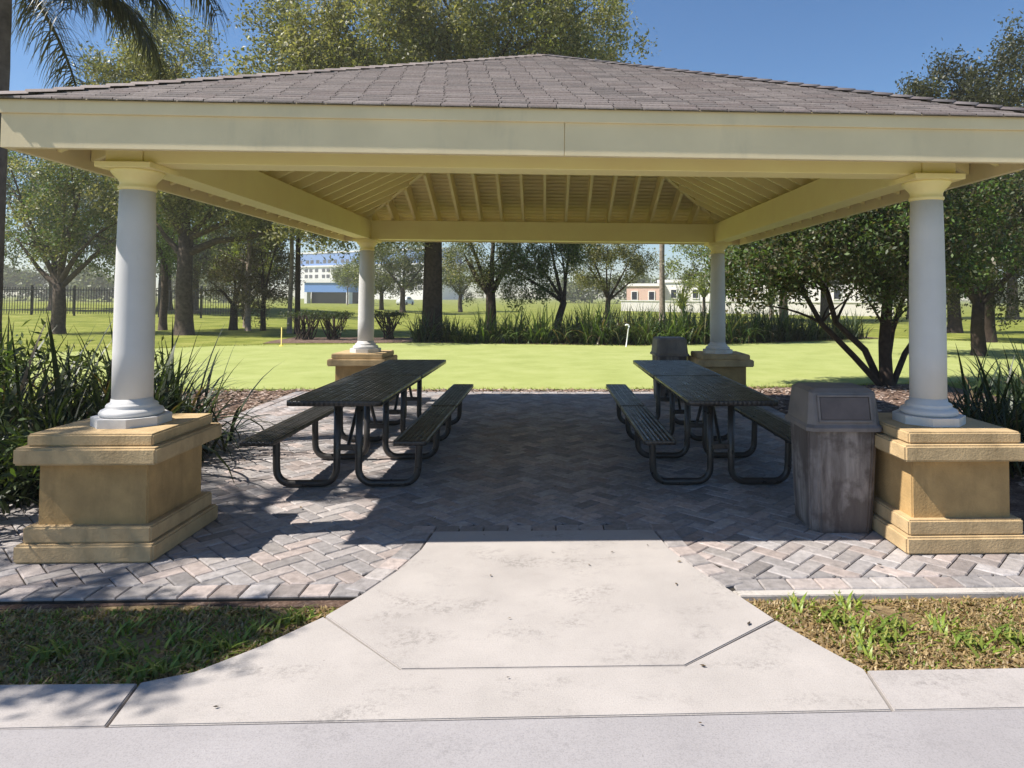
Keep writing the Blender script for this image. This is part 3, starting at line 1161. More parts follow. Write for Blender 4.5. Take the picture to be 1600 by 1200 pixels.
def strap_mesh(name, n, h, spread, width, tones, seed, stiff=.5, segs=5):
    """clump of arching strap leaves"""
    r = random.Random(seed)
    V, Fq, C = [], [], []
    for _ in range(n):
        a = r.uniform(0, 2 * math.pi)
        L = h * r.uniform(.6, 1.3)
        out = r.uniform(.1, 1.0)
        bx, by = r.gauss(0, .22) * spread, r.gauss(0, .22) * spread
        dr = Vector((math.cos(a), math.sin(a), 0))
        side = Vector((-dr.y, dr.x, 0))
        ang = R(88) - out * R(48)
        p = Vector((bx, by, -.02))
        w = width * r.uniform(.7, 1.25)
        t = r.choice(tones)
        k = r.uniform(.75, 1.3)
        base = len(V)
        tilt = r.uniform(-.5, .5)
        for i in range(segs + 1):
            q = i / segs
            ww = w * (1 - q ** 2.2) * .5 + .001
            sd = side * math.cos(tilt) + Vector((0, 0, 1)) * math.sin(tilt) * .6
            V.append(tuple(p - sd * ww))
            V.append(tuple(p + sd * ww))
            c = tuple(x * k for x in t)
            C += [c, c]
            p = p + (dr * math.cos(ang) + Vector((0, 0, 1)) * math.sin(ang)) * (L / segs)
            ang -= (1 - stiff) * out * R(44) * (.5 + q)
        for i in range(segs):
            Fq.append((base + 2 * i, base + 2 * i + 1, base + 2 * i + 3, base + 2 * i + 2))
    return np_mesh(name, V, Fq, C)

T_STRAP = ((0.075, 0.125, 0.027), (0.1, 0.156, 0.037), (0.056, 0.094, 0.022), (0.138, 0.188, 0.056))
T_STRAPD = ((.04, .07, .022), (.055, .09, .028), (.03, .05, .018), (.08, .11, .04))
T_STRAPY = ((.19, .22, .045), (.14, .18, .035), (.10, .14, .03))

# ------------------------------------------------------------------ trees
tree('oak_tree', 'huge dark-trunked oak behind the back left column, crown towering over the roof', -4.1, 24.7, 5.2, .34,
     [(-4.2, 0, 8.2, 2.5, 3, 2.1), (-2.2, .5, 11.2, 2.7, 3, 2.6), (.6, 0, 12.4, 3.0, 3, 2.6), (2.8, .3, 10.6, 2.6, 3, 2.4), (4.8, 0, 11.2, 2.0, 2.6, 1.9),
      (-4.9, 0, 11.2, 1.5, 2, 1.8), (0, 1, 9.0, 3.4, 3, 2.0), (-3.0, -1, 5.6, 2.0, 2, 1.1), (-1.0, -1.2, 4.9, 1.3, 1.6, .8), (2.2, -1, 6.0, 2, 2, 1.2), (-3.4, -.6, 4.3, 1.6, 1.3, .7), (-1.4, -.8, 4.0, 1.1, 1.1, .55), (1.2, -.8, 4.6, 1.2, 1.2, .6)],
     T_OAKX, 101, 34, 46, .36, .20, M_barkd, cat='tree', extra_limbs=[([(0, 0, 4.6), (-1.2, -.3, 5.4), (-2.6, -.6, 5.7), (-4, -.8, 5.6)], .16)])
tree('oak_tree', 'broad oak left of the lawn, long limb reaching right and crown showing above the eave', -14.3, 27.4, 3.9, .30,
     [(-1.6, 0, 5.6, 2.0, 2, 1.3), (1.6, 0, 5.3, 2.2, 2, 1.2), (3.6, -.3, 4.9, 1.5, 1.6, .9), (-.5, 0, 8.2, 3.0, 2.6, 2.2), (-.6, 0, 10.7, 1.9, 2.2, 1.8), (.3, 0, 8.8, 1.5, 2, 2.0), (-2.2, 0, 9.2, 1.5, 2, 1.5)],
     T_OAKX, 102, 30, 42, .33, .19, M_bark, extra_limbs=[([(0, 0, 3.2), (1.2, 0, 3.75), (2.6, 0, 3.9), (3.8, 0, 4.5)], .17), ([(0, 0, 3.0), (-.8, 0, 3.9), (-1.5, 0, 4.9)], .15)])
tree('oak_tree', 'forked tree standing in the lawn at far left, short trunk and rounded crown', -19.5, 27.9, 2.0, .24,
     [(-1.5, 0, 4.0, 1.4, 1.5, 1.2), (.2, 0, 5.2, 1.7, 1.6, 1.5), (1.7, 0, 3.9, 1.4, 1.5, 1.2), (-1.9, 0, 6.0, 1.4, 1.5, 1.2), (1.2, 0, 6.8, 1.6, 1.6, 1.3), (-.5, 0, 3.4, 1.2, 1.2, .8)],
     T_GREEN + T_OAKX, 103, 28, 40, .28, .16, M_bark, extra_limbs=[([(0, 0, 1.8), (.7, 0, 2.5), (1.6, 0, 3.4), (2.2, 0, 3.9)], .13), ([(0, 0, 1.8), (-.8, 0, 2.6), (-1.7, 0, 3.8)], .13), ([(0, 0, 1.9), (.1, 0, 3), (.3, 0, 4.4)], .12)])
tree('young_tree', 'slim-trunked tree just right of the front left column, in oak shade', -17.0, 30.8, 3.2, .15,
     [(0, 0, 4.6, 1.5, 1.5, 1.3), (-1.0, 0, 5.6, 1.4, 1.4, 1.1), (.9, 0, 5.6, 1.3, 1.3, 1.2), (0, 0, 3.4, 1.2, 1.2, .7)], T_GREEN, 104, 24, 32, .26, .15, M_bark)
tree('young_tree', 'yellow-green sunlit young tree right of the broad oak trunk', -14.6, 33.5, 1.9, .08,
     [(0, 0, 3.3, 1.0, 1, .9), (.6, 0, 4.0, .8, .8, .7), (-.7, 0, 3.0, .8, .8, .6), (1.2, 0, 3.0, .7, .7, .55)], T_LIME, 105, 30, 34, .2, .14, M_barkp)
tree('bushy_tree', 'low brownish tree with short stout trunk between oak and pale trunk', -14.2, 31.4, 1.15, .17,
     [(0, 0, 2.3, 1.4, 1.4, .85), (1.2, 0, 2.0, 1.2, 1.2, .8), (-1.1, 0, 2.0, 1.0, 1.1, .7), (.4, 0, 3.1, 1.2, 1.2, .7)], T_BROWN, 106, 34, 34, .22, .13, M_barkd)
tree('bushy_tree', 'brownish leaning tree beside the slender pine, leaves hanging to the grass', -12.7, 31.0, 1.5, .11,
     [(-.3, 0, 1.5, 1.2, 1.2, .9), (0, 0, 2.7, 1.4, 1.2, 1.0), (-.3, 0, 4.0, 1.3, 1.2, 1.0), (.8, 0, 4.6, 1.0, 1, .8), (.7, 0, 1.9, .8, .8, .7)], T_BROWN, 107, 32, 34, .24, .14, M_barkd)
tree('pale_trunk_tree', 'tree with slim pale trunk standing in the left lawn', -13.2, 30.6, 4.2, .10,
     [(0, 0, 5.4, 1.4, 1.4, 1.0), (1.2, 0, 4.6, 1.1, 1.1, .7), (-1.0, 0, 5.8, 1, 1, .8), (.4, 0, 6.6, 1.2, 1.2, .9)], T_BROWN + T_OAK, 108, 24, 32, .26, .15, M_barkp,
     extra_limbs=[([(0, 0, 3.0), (-.6, 0, 3.2), (-1.3, 0, 3.6)], .05), ([(0, 0, 2.6), (.7, 0, 3.1), (1.2, 0, 3.9)], .05)])
tree('pine_tree', 'slender dark pine left of the clipped hedges, bare trunk', -10.25, 28.4, 6.8, .10,
     [(0, 0, 8.0, 1.5, 1.5, 1.0), (.5, 0, 6.4, 1.1, 1.1, .5), (-.6, 0, 5.6, .9, .9, .4), (0, 0, 9.3, 1, 1, .8), (.9, 0, 4.7, .8, .7, .35)], T_DARK, 109, 22, 30, .24, .15, M_barkd, asp=.2)
tree('pale_trunk_tree', 'thin pale trunk close beside the slender dark pine', -10.75, 28.9, 6.0, .085,
     [(-.4, 0, 6.6, 1.3, 1.3, .9), (-.8, 0, 5.2, 1, 1, .6), (-.2, 0, 4.4, .8, .8, .4)], T_OAK, 110, 22, 30, .24, .15, M_barkp)
tree('lawn_tree', 'dark forked tree right of the huge oak trunk', -2.45, 30.2, 1.75, .24,
     [(-1.2, 0, 3.2, 1.1, 1.3, .9), (0, 0, 4.4, 1.4, 1.4, 1.1), (1.0, 0, 3.3, 1.0, 1.2, 1.0), (-1.2, 0, 4.9, 1.2, 1.3, .9), (.4, 0, 5.8, 1.3, 1.3, .8), (-.4, 0, 2.6, .9, 1, .5)], T_OAKX + T_OAK, 111, 30, 38, .24, .14, M_barkd,
     extra_limbs=[([(0, 0, 1.6), (-.6, 0, 2.3), (-1.1, 0, 3.2)], .12), ([(0, 0, 1.6), (.5, 0, 2.5), (.9, 0, 3.4)], .12)])
tree('lawn_tree', 'dense dark green tree at the centre with trunk leaning right at its foot', .45, 29.0, 1.4, .16,
     [(-1.2, 0, 2.0, 1.1, 1.2, .9), (-1.3, 0, 3.4, 1.4, 1.3, 1.2), (.1, 0, 3.6, 1.4, 1.4, 1.2), (-.4, 0, 4.9, 1.6, 1.4, 1.0), (.9, 0, 4.6, 1.0, 1.2, .9), (-2.1, 0, 2.6, .8, 1, .9)], T_OAK + T_GREEN, 112, 36, 44, .24, .14, M_barkd, lean=(.35, 0))
tree('lawn_tree', 'rounded olive tree left of the bare pole-like trunk', 3.3, 35.5, 1.5, .15,
     [(-1.3, 0, 3.2, 1.3, 1.3, 1.1), (.2, 0, 3.0, 1.4, 1.3, 1.0), (0, 0, 4.4, 1.6, 1.4, 1.0), (1.4, 0, 3.8, 1.0, 1.2, .8), (-1.5, 0, 4.5, 1.2, 1.2, .9), (1.9, 0, 3.0, .7, .8, .5)], T_OAKX, 113, 32, 40, .26, .15, M_bark)
tree('pine_tree', 'tall bare pole-like pine trunk left of the back right column', 6.95, 40, 8.2, .16,
     [(0, 0, 9.4, 1.5, 1.5, 1.0), (.8, 0, 8.0, 1.1, 1.1, .6), (-.9, 0, 8.4, 1.0, 1, .6), (0, 0, 10.6, 1.1, 1.1, .8)], T_DARK, 114, 22, 30, .26, .16, M_barkp, asp=.2)
# near multi-stemmed tree on the right
def multi_stem():
    x, y = 6.25, 12.1
    t = thing('multi_stem_tree', 'spreading multi-stemmed tree behind the litter bin, stems leaning left', 'tree', (x, y, -.03))
    tb = TB()
    stems = [[(-.1, 0, 0), (-.65, -.1, .55), (-1.25, -.1, 1.15), (-1.5, 0, 1.65), (-2.1, 0, 2.1), (-2.5, 0, 2.5)],
             [(-.05, .1, 0), (-.35, .1, .65), (-.85, .2, 1.15), (-1.0, .2, 1.7), (-1.4, .2, 2.3), (-1.5, .2, 3.0)],
             [(0, 0, 0), (-.03, 0, .8), (.03, 0, 1.6), (-.2, 0, 2.4), (-.1, 0, 3.4)],
             [(.1, 0, 0), (.35, 0, .6), (.8, .1, 1.15), (1.0, .1, 1.9), (1.3, 0, 2.8)],
             [(.05, .1, .3), (.22, .2, 1.0), (.5, .2, 1.8), (.6, .3, 2.8)]]
    for s, k in zip(stems, (.062, .07, .125, .06, .06)):
        n = len(s)
        tb.tube(s, [k * (1 - .55 * i / (n - 1)) for i in range(n)], 10)
    r = random.Random(5)
    for s in stems:
        for _ in range(6):
            i = r.randint(2, len(s) - 1)
            a = Vector(s[i])
            e = a + Vector((r.uniform(-1.0, .6), r.uniform(-.6, .6), r.uniform(.2, .9)))
            tb.tube(bez(a, e, (0, 0, .1), 5), [.026 * (1 - .8 * q / 5) for q in range(6)], 6)
    for a, b in (((-1.25, -.1, 1.15), (-2.3, 0, 1.45)), ((-1.5, 0, 1.65), (-2.6, 0, 1.85)), ((-.85, .2, 1.15), (-.35, .2, 2.0)), ((0, 0, 1.0), (-.5, .1, 1.8)), ((0, 0, .9), (.5, 0, 1.5))):
        tb.tube(bez(a, b, (0, 0, .15), 5), [.03 * (1 - .7 * q / 5) for q in range(6)], 6)
    obj('trunk', tb.bm(), M_barkd, t)
    blobs = [(-2.0, 0, 2.45, .95, 1.0, .62), (-1.0, -.2, 2.7, 1.1, 1.1, .75), (0, -.3, 2.75, 1.1, 1.1, .95), (1.1, 0, 2.8, 1.1, 1.1, .9), (-1.5, 0, 3.2, 1.0, 1.0, .6), (-.2, 0, 3.6, 1.3, 1.2, .7), (1.2, 0, 3.6, 1.0, 1, .7), (-.1, -.7, 2.1, .8, .6, .5), (-2.5, 0, 2.0, .75, .7, .42), (-1.6, -.3, 2.05, .6, .6, .35), (.8, -.4, 2.1, .8, .6, .45)]
    cl = blob_clusters(blobs, 110, 33)
    obj('crown', leaf_cloud('crown', cl, 66, .15, .082, T_GREEN + T_DARK + T_BROWN, 33, .5), M_leaf, t)
multi_stem()
# right-hand trees, the darkening at the view's edge put into their leaf colour
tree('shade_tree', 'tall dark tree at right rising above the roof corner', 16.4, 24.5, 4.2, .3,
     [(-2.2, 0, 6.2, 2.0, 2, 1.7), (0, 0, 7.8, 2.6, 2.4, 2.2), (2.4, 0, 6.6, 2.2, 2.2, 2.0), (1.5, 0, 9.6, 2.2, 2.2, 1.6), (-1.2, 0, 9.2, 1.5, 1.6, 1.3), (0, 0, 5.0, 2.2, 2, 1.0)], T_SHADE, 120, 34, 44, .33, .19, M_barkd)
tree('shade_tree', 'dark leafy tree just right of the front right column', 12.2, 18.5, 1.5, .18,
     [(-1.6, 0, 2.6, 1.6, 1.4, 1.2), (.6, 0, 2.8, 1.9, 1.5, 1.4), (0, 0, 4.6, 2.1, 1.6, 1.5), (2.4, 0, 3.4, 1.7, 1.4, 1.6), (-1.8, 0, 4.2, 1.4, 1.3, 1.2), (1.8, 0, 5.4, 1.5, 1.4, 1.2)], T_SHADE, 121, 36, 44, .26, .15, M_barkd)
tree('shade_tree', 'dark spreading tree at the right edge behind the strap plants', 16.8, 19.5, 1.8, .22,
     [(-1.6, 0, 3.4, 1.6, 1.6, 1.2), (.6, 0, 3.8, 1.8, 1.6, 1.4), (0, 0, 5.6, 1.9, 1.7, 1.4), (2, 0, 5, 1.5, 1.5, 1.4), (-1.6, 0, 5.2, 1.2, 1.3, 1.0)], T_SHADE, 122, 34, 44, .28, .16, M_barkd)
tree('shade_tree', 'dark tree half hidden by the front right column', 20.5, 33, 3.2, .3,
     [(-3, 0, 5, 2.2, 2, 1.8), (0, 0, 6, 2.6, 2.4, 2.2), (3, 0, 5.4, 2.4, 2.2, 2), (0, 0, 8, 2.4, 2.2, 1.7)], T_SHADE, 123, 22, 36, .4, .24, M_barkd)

# far background trees
bg_spec = [(-33, 47, 'far tree at the left edge behind the dark fence', T_DARK, 2.0), (-27.5, 50, 'far dark tree behind the forked tree', T_OAK, 2.1),
           (-23.5, 46, 'far tree behind the front left column', T_OAK, 1.7), (-22.6, 52, 'far olive tree left of the tall white hotel', T_OAK, 1.1),
          
           (-15.4, 64, 'far pale tree just right of the back left column', T_PALE, 1.0), (-12.6, 60, 'far pale tree left of the huge oak trunk', T_PALE, 1.2),
           (-8.3, 66, 'far pale tree right of the huge oak trunk', T_PALE, 1.0),
           (13.3, 52, 'far sunlit tree just right of the back right column', T_LIME + T_FAR, 1.15), (16.8, 47, 'far olive tree behind the multi-stemmed tree', T_FAR, 1.5),
           (21, 50, 'far tree behind the stems of the spreading tree', T_DARK, 1.6), (30, 54, 'far dark tree right of the front right column', T_DARK, 2.0), (37, 52, 'far dark tree at the right edge', T_DARK, 2.0)]
for i, (x, y, lab, tn, s) in enumerate(bg_spec):
    tree('background_tree', lab, x, y, 1.7 * s, .2 * s, [(-1.7 * s, 0, 3.2 * s, 1.7 * s, 1.6 * s, 1.3 * s), (1.5 * s, 0, 3.1 * s, 1.8 * s, 1.6 * s, 1.2 * s), (0, 0, 4.8 * s, 2.1 * s, 1.8 * s, 1.5 * s),
         (.8 * s, 0, 2.2 * s, 1.3 * s, 1.3 * s, .7 * s)], tn, 200 + i, 16, 30, .4, .27, M_bark, 'trees at the far side of the park', twig=1)
tree('small_tree', 'small light green tree before the white hotel', -32.5, 112, 3.0, .14,
     [(0, 0, 5.2, 2.2, 2, 1.7), (1.2, 0, 4.4, 1.7, 1.7, 1.1), (-1.4, 0, 4.6, 1.5, 1.5, 1.1)], T_LIME + T_FAR, 231, 18, 30, .42, .36, M_barkp)
# wooded skyline far off
def skyline():
    r = random.Random(77)
    blobs = []
    for i in range(60):
        x = 4 + i * 2.6
        blobs.append((x, 165 + r.uniform(-6, 6), 3.4 + r.uniform(-.8, 1.0), r.uniform(2, 3.4), 2.2, r.uniform(1.8, 3.2)))
    for i in range(46):
        x = -150 + i * 2.6
        if -66 < x < -17:
            continue
        blobs.append((x, 150 + r.uniform(-6, 6), 3.8 + r.uniform(-.8, 1.2), r.uniform(2, 3.4), 2.2, r.uniform(2.4, 4.0)))
    cl = blob_clusters(blobs, 7, 78, .3)
    o = obj('far_wood', leaf_cloud('far_wood', cl, 18, .7, .75, T_FAR, 78, .6), M_leaf_dull)
    struct(o, 'stuff', 'line of far green woods low on the horizon', 'woods')
skyline()

# ------------------------------------------------------------------ palms
def frond_mesh(name, L, elev, bendk, seed, leaf=.62, n=64):
    """pinnate frond in the local xz plane, leaflets hanging"""
    r = random.Random(seed)
    tb = TB()
    pts = [Vector((0, 0, 0))]
    a = elev
    k = 16
    for i in range(k):
        pts.append(pts[-1] + Vector((math.cos(a), 0, math.sin(a))) * (L / k))
        a -= bendk * (.35 + 1.3 * i / k) / k
    V, Fq, C = [], [], []
    tv, tf = tube_arrays(pts, [.028 * (1 - .85 * i / k) + .003 for i in range(k + 1)], 6)
    V += tv
    Fq += tf
    C += [(.10, .10, .04)] * len(tv)
    tones = ((.05, .055, .03), (.07, .075, .045), (.045, .045, .028), (.09, .09, .055))
    for i in range(n):
        q = .16 + .84 * i / n
        f = q * k
        j = min(k - 1, int(f))
        p = pts[j].lerp(pts[j + 1], f - j)
        tdir = (pts[j + 1] - pts[j]).normalized()
        for s in (-1, 1):
            for rep in range(2):
                ll = leaf * (1 - .55 * abs(q - .45)) * r.uniform(.75, 1.15)
                d = (Vector((0, s * r.uniform(.25, .95), r.uniform(-.2, .3))) + tdir * r.uniform(.2, .8)).normalized()
                w = r.uniform(.011, .02)
                t = r.choice(tones)
                base = len(V)
                pp = p.copy()
                segs = 4
                for z in range(segs + 1):
                    ww = w * (1 - (z / segs) ** 2) + .0012
                    sd = tdir * .7 + Vector((0, 0, .35))
                    V.append(tuple(pp - sd * ww))
                    V.append(tuple(pp + sd * ww))
                    C += [t, t]
                    pp = pp + d * (ll / segs)
                    d = (d + Vector((0, 0, -.55))).normalized()
                for z in range(segs):
                    Fq.append((base + 2 * z, base + 2 * z + 1, base + 2 * z + 3, base + 2 * z + 2))
    return np_mesh(name, V, Fq, C)
FR = [frond_mesh('frond', 2.7, R(45), R(120), 1), frond_mesh('frond', 2.6, R(15), R(85), 2), frond_mesh('frond', 2.3, R(70), R(100), 3), frond_mesh('frond', 2.2, R(-15), R(60), 4)]
def palm(label, x, y, h, r0, fronds, lean=(0, 0)):
    z0 = -.03
    t = thing('palm_tree', label, 'palm tree', (x, y, z0))
    tb = TB()
    n = 22
    pts = [(lean[0] * (i / n) ** 2, lean[1] * (i / n) ** 2, -.1 + (h + .1) * i / n) for i in range(n + 1)]
    tb.tube(pts, [r0 * (1.25 - .4 * min(1, i / 6)) * (1 + .035 * (i % 2)) for i in range(n + 1)], 14)
    obj('trunk', tb.bm(), M_palmbark, t)
    for me, az in fronds:
        f = obj('frond', me, None, t)
        f.data.materials.clear() if False else None
        if not f.data.materials:
            f.data.materials.append(M_blade)
        f.location = (lean[0], lean[1], h)
        f.rotation_euler = (0, 0, R(az))
    return t
FH = frond_mesh('frond', 3.75, R(47), R(158), 9, .5, 90)
FA = frond_mesh('frond', 1.9, R(8), R(80), 10, .68, 66)
FB = frond_mesh('frond', 1.7, R(-8), R(70), 12, .62, 60)
palm('tall palm at the left edge, drooping fronds hanging over the eave', -5.53, 7.0, 5.05, .115,
     [(FH, 0), (FA, -6), (FB, 12), (FB, -30), (FR[0], 58), (FR[1], 80), (FR[2], 40), (FR[0], 120), (FR[2], 150), (FR[0], 185), (FR[2], 215), (FR[2], 300), (FR[3], 100)])

# shade casters standing to the left of the view: their shadows fall in the picture
tree('shade_tree', 'leafy tree beyond the left edge whose shadow falls across the front lawn strip', -5.6, 2.5, 2.6, .10,
     [(-.13, .10, 4.4, .55, .34, .3), (.5, .04, 4.2, .45, .30, .26), (-.75, -.12, 4.8, .6, .36, .34), (-.2, .05, 5.1, .6, .34, .3), (.25, -.12, 4.6, .4, .3, .25)], T_DARK, 140, 150, 30, .16, .12, M_bark)
palm('palm beyond the left edge whose frond shadows streak the paving', -6.1, 4.4, 5.0, .12,
     [(FR[2], 60), (FR[0], 150), (FR[2], 175), (FR[2], 200), (FR[0], 220), (FR[1], 262)])

# ------------------------------------------------------------------ shrubs and strap plants
T_STRAP = T_STRAP * 3 + ((.22, .17, .08), (.16, .15, .06))
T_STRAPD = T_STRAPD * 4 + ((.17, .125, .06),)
SM = [strap_mesh('leaves', 170, 1.15, .9, .05, T_STRAP, 301), strap_mesh('leaves', 150, 1.0, .9, .05, T_STRAPD, 302), strap_mesh('leaves', 160, 1.25, .9, .045, T_STRAP, 303, .35), strap_mesh('leaves', 130, .95, .9, .05, T_STRAPY, 304)]
def strap(label, x, y, me, s=1.0, rz=0, group=None, z=None):
    o = obj('strap_plant', me, M_blade)
    o.location = (x, y, gz(x, y) if z is None else z)
    o.scale = (s, s, s)
    o.rotation_euler = (0, 0, rz)
    o['label'] = label
    o['category'] = 'plant'
    if group:
        o['group'] = group
    return o
ords = ['first', 'second', 'third', 'fourth', 'fifth', 'sixth', 'seventh', 'eighth', 'ninth', 'tenth', 'eleventh', 'twelfth', 'thirteenth']
GR = 'strap-leaved plants along the far edge of the putting green'
strap('dark rounded strap plant at the foot of the huge oak trunk', -4.2, 23.7, SM[1], 1.05, .4, GR)
strap('dark strap plant just right of the huge oak trunk foot', -3.3, 23.9, SM[1], .9, 2.1, GR)
strap('yellow-green strap plant between the two dark clumps by the oak', -2.75, 23.4, SM[3], .82, 1.0, GR)
row = [(-1.9, 23.3, 0), (-1.0, 23.4, 2), (-.2, 23.3, 0), (.7, 23.2, 1), (1.6, 22.9, 2), (2.5, 22.8, 1), (3.4, 22.8, 2), (4.3, 23.0, 0), (5.2, 23.3, 2), (6.1, 23.6, 0), (7.0, 23.9, 2), (7.9, 24.3, 1), (8.8, 24.8, 1)]
for i, (x, y, k) in enumerate(row):
    strap('%s green strap plant from the oak in the row behind the green' % ords[i], x, y, SM[k], rnd.uniform(.95, 1.15) * (1.0 if i < 4 else 1.12), i * 1.3, GR)
hr = [(9.7, 25.2), (10.5, 25.6), (11.4, 26.1), (12.3, 26.6)]
for i, (x, y) in enumerate(hr):
    strap('%s dark strap plant right of the back right column' % ords[i], x, y, SM[1], 1.05, i * 1.7, GR)
# a second rank fills the row's depth
for i in range(9):
    x = 1.2 + i * 1.0
    strap('%s strap plant from the left in the row\'s back rank' % ords[i], x, 24.1 + max(0, x - 3) * .27, SM[(i + 1) % 3], 1.12, i * 2.2, GR)

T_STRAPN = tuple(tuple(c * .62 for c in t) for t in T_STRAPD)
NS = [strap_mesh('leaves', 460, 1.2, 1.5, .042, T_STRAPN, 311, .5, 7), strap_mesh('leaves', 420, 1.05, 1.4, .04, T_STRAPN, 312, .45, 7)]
GL = 'strap-leaved plants beside the front left pedestal'
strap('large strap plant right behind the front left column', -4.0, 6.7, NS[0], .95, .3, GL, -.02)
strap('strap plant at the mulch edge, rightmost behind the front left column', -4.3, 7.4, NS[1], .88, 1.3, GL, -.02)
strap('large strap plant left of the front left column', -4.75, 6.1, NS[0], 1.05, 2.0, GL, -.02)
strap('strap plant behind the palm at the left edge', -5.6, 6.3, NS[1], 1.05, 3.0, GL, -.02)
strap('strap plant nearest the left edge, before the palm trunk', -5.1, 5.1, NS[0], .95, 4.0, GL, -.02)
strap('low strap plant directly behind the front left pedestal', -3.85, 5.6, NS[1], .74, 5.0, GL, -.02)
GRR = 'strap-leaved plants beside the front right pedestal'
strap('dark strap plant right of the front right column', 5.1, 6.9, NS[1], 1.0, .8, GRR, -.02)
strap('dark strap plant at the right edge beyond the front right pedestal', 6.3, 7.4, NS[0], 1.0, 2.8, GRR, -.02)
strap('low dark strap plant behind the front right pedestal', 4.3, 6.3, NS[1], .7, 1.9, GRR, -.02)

def leafy_shrub(label, x, y, blobs, tones, seed, per=46, size=.085, asp=.28, dens=60, spread=.10):
    t = thing('leafy_shrub', label, 'shrub', (x, y, -.03))
    tb = TB()
    r = random.Random(seed)
    for (bx, by, bz, rx, ry, rz) in blobs:
        for _ in range(3):
            tb.tube(bez((r.uniform(-.1, .1), r.uniform(-.1, .1), 0), (bx + r.uniform(-.5, .5) * rx, by + r.uniform(-.5, .5) * ry, bz + rz * .5), (0, 0, .1), 5), [.014 * (1 - .7 * i / 5) for i in range(6)], 6)
    obj('stems', tb.bm(), M_barkd, t)
    obj('foliage', leaf_cloud('foliage', blob_clusters(blobs, dens, seed), per, spread, size, tones, seed, asp, droop=.0), M_leaf, t)
leafy_shrub('dense fine-leaved shrub pressing against the left side of the front left pedestal', -3.62, 4.42,
            [(0, 0, .32, .36, .5, .36), (0, .1, .75, .40, .5, .36), (-.35, .2, .55, .4, .5, .5), (-.2, .4, 1.0, .36, .4, .25)], T_DARK + T_GREEN, 41)
leafy_shrub('dense fine-leaved shrub behind the left pedestal, below the strap leaves', -4.35, 5.2,
            [(0, 0, .35, .45, .45, .38), (.1, .1, .8, .4, .4, .3), (-.5, 0, .6, .4, .4, .45)], T_DARK + T_GREEN, 42)
leafy_shrub('rounded dark shrub among the strap leaves right of the front left column', -4.15, 6.55,
            [(0, 0, .38, .45, .45, .4), (.1, .1, .85, .36, .4, .28), (-.5, 0, .6, .4, .4, .45)], T_DARK, 44)
leafy_shrub('rounded dark shrub among the strap leaves left of the front left column', -5.0, 5.9,
            [(0, 0, .38, .5, .45, .4), (.1, .1, .85, .4, .4, .3), (-.5, 0, .6, .4, .4, .45)], T_DARK, 45)
leafy_shrub('dark low shrub in the shade beyond the front right pedestal', 4.55, 5.3,
            [(0, 0, .35, .5, .5, .4), (.5, .2, .5, .5, .5, .45), (0, .2, .7, .35, .4, .25)], T_DARK, 43)

# clipped flat-topped hedge plants with bare stems
def clipped(label, x, y, hw, h, seed):
    t = thing('clipped_shrub', label, 'shrub', (x, y, -.03), 0, 'flat-topped clipped shrubs beyond the green')
    tb = TB()
    r = random.Random(seed)
    for i in range(16):
        a = Vector((r.uniform(-.45, .45) * hw, r.uniform(-.2, .2), 0))
        b = Vector((r.uniform(-.95, .95) * hw, r.uniform(-.4, .4), h - .1))
        p = bez(a, b, (r.uniform(-.2, .2), 0, -.1), 5)
        tb.tube(p, [.026 * (1 - .5 * q / 5) for q in range(6)], 6)
        c = p[3] + Vector((r.uniform(-.35, .35), r.uniform(-.2, .2), .35))
        tb.tube(bez(p[2], c, (0, 0, .05), 4), [.014] * 5, 5)
    tb.tube([(0, 0, 0), (.03, 0, .4), (-.02, 0, h - .1)], [.06, .05, .04], 8)
    obj('stems', tb.bm(), M_barkd, t)
    g_ = random.Random(seed)
    cl = [(g_.uniform(-1, 1) * hw, g_.uniform(-.5, .5), h - .06 + g_.uniform(-.09, .07)) for _ in range(int(80 * hw))]
    cl += [(g_.uniform(-1, 1) * hw, g_.uniform(-.5, .5), h - g_.uniform(.2, .75)) for _ in range(int(7 * hw))]
    obj('foliage', leaf_cloud('foliage', cl, 22, (.08, .08, .04), .07, T_DARK, seed, .5), M_leaf, t)
clipped('flat-topped clipped shrub with bare stems, left end of the hedge line', -8.65, 24.6, .62, .98, 51)
clipped('flat-topped clipped shrub with bare stems just left of the back left column', -7.62, 24.7, .52, .96, 52)
clipped('flat-topped clipped shrub between the back left column and the huge oak', -5.75, 25.2, .62, .98, 53)

# grass, weeds, chips
def grass_mesh(name, region, n, h, tones, seed, w=.006, dens=None, clump=None):
    g_ = random.Random(seed)
    V, Fq, C = [], [], []
    made = 0
    while made < n:
        x, y = region(g_)
        if x is None:
            continue
        made += 1
        a = g_.uniform(0, 6.283)
        hh = h * g_.uniform(.4, 1.4)
        lean = g_.uniform(.1, 1.2)
        dr = Vector((math.cos(a), math.sin(a), 0))
        sd = Vector((-dr.y, dr.x, 0)) * w * g_.uniform(.6, 1.4)
        p = Vector((x, y, -.026))
        t = g_.choice(tones)
        k = g_.uniform(.7, 1.3)
        c = tuple(q * k for q in t)
        base = len(V)
        for i in range(4):
            q = i / 3
            pt = p + dr * lean * hh * q * q * 1.6 + Vector((0, 0, hh * (q - .25 * lean * q * q)))
            s = sd * (1 - q ** 2 * .95)
            V += [tuple(pt - s), tuple(pt + s)]
            C += [c, c]
        for i in range(3):
            Fq.append((base + 2 * i, base + 2 * i + 1, base + 2 * i + 3, base + 2 * i + 2))
    return np_mesh(name, V, Fq, C)
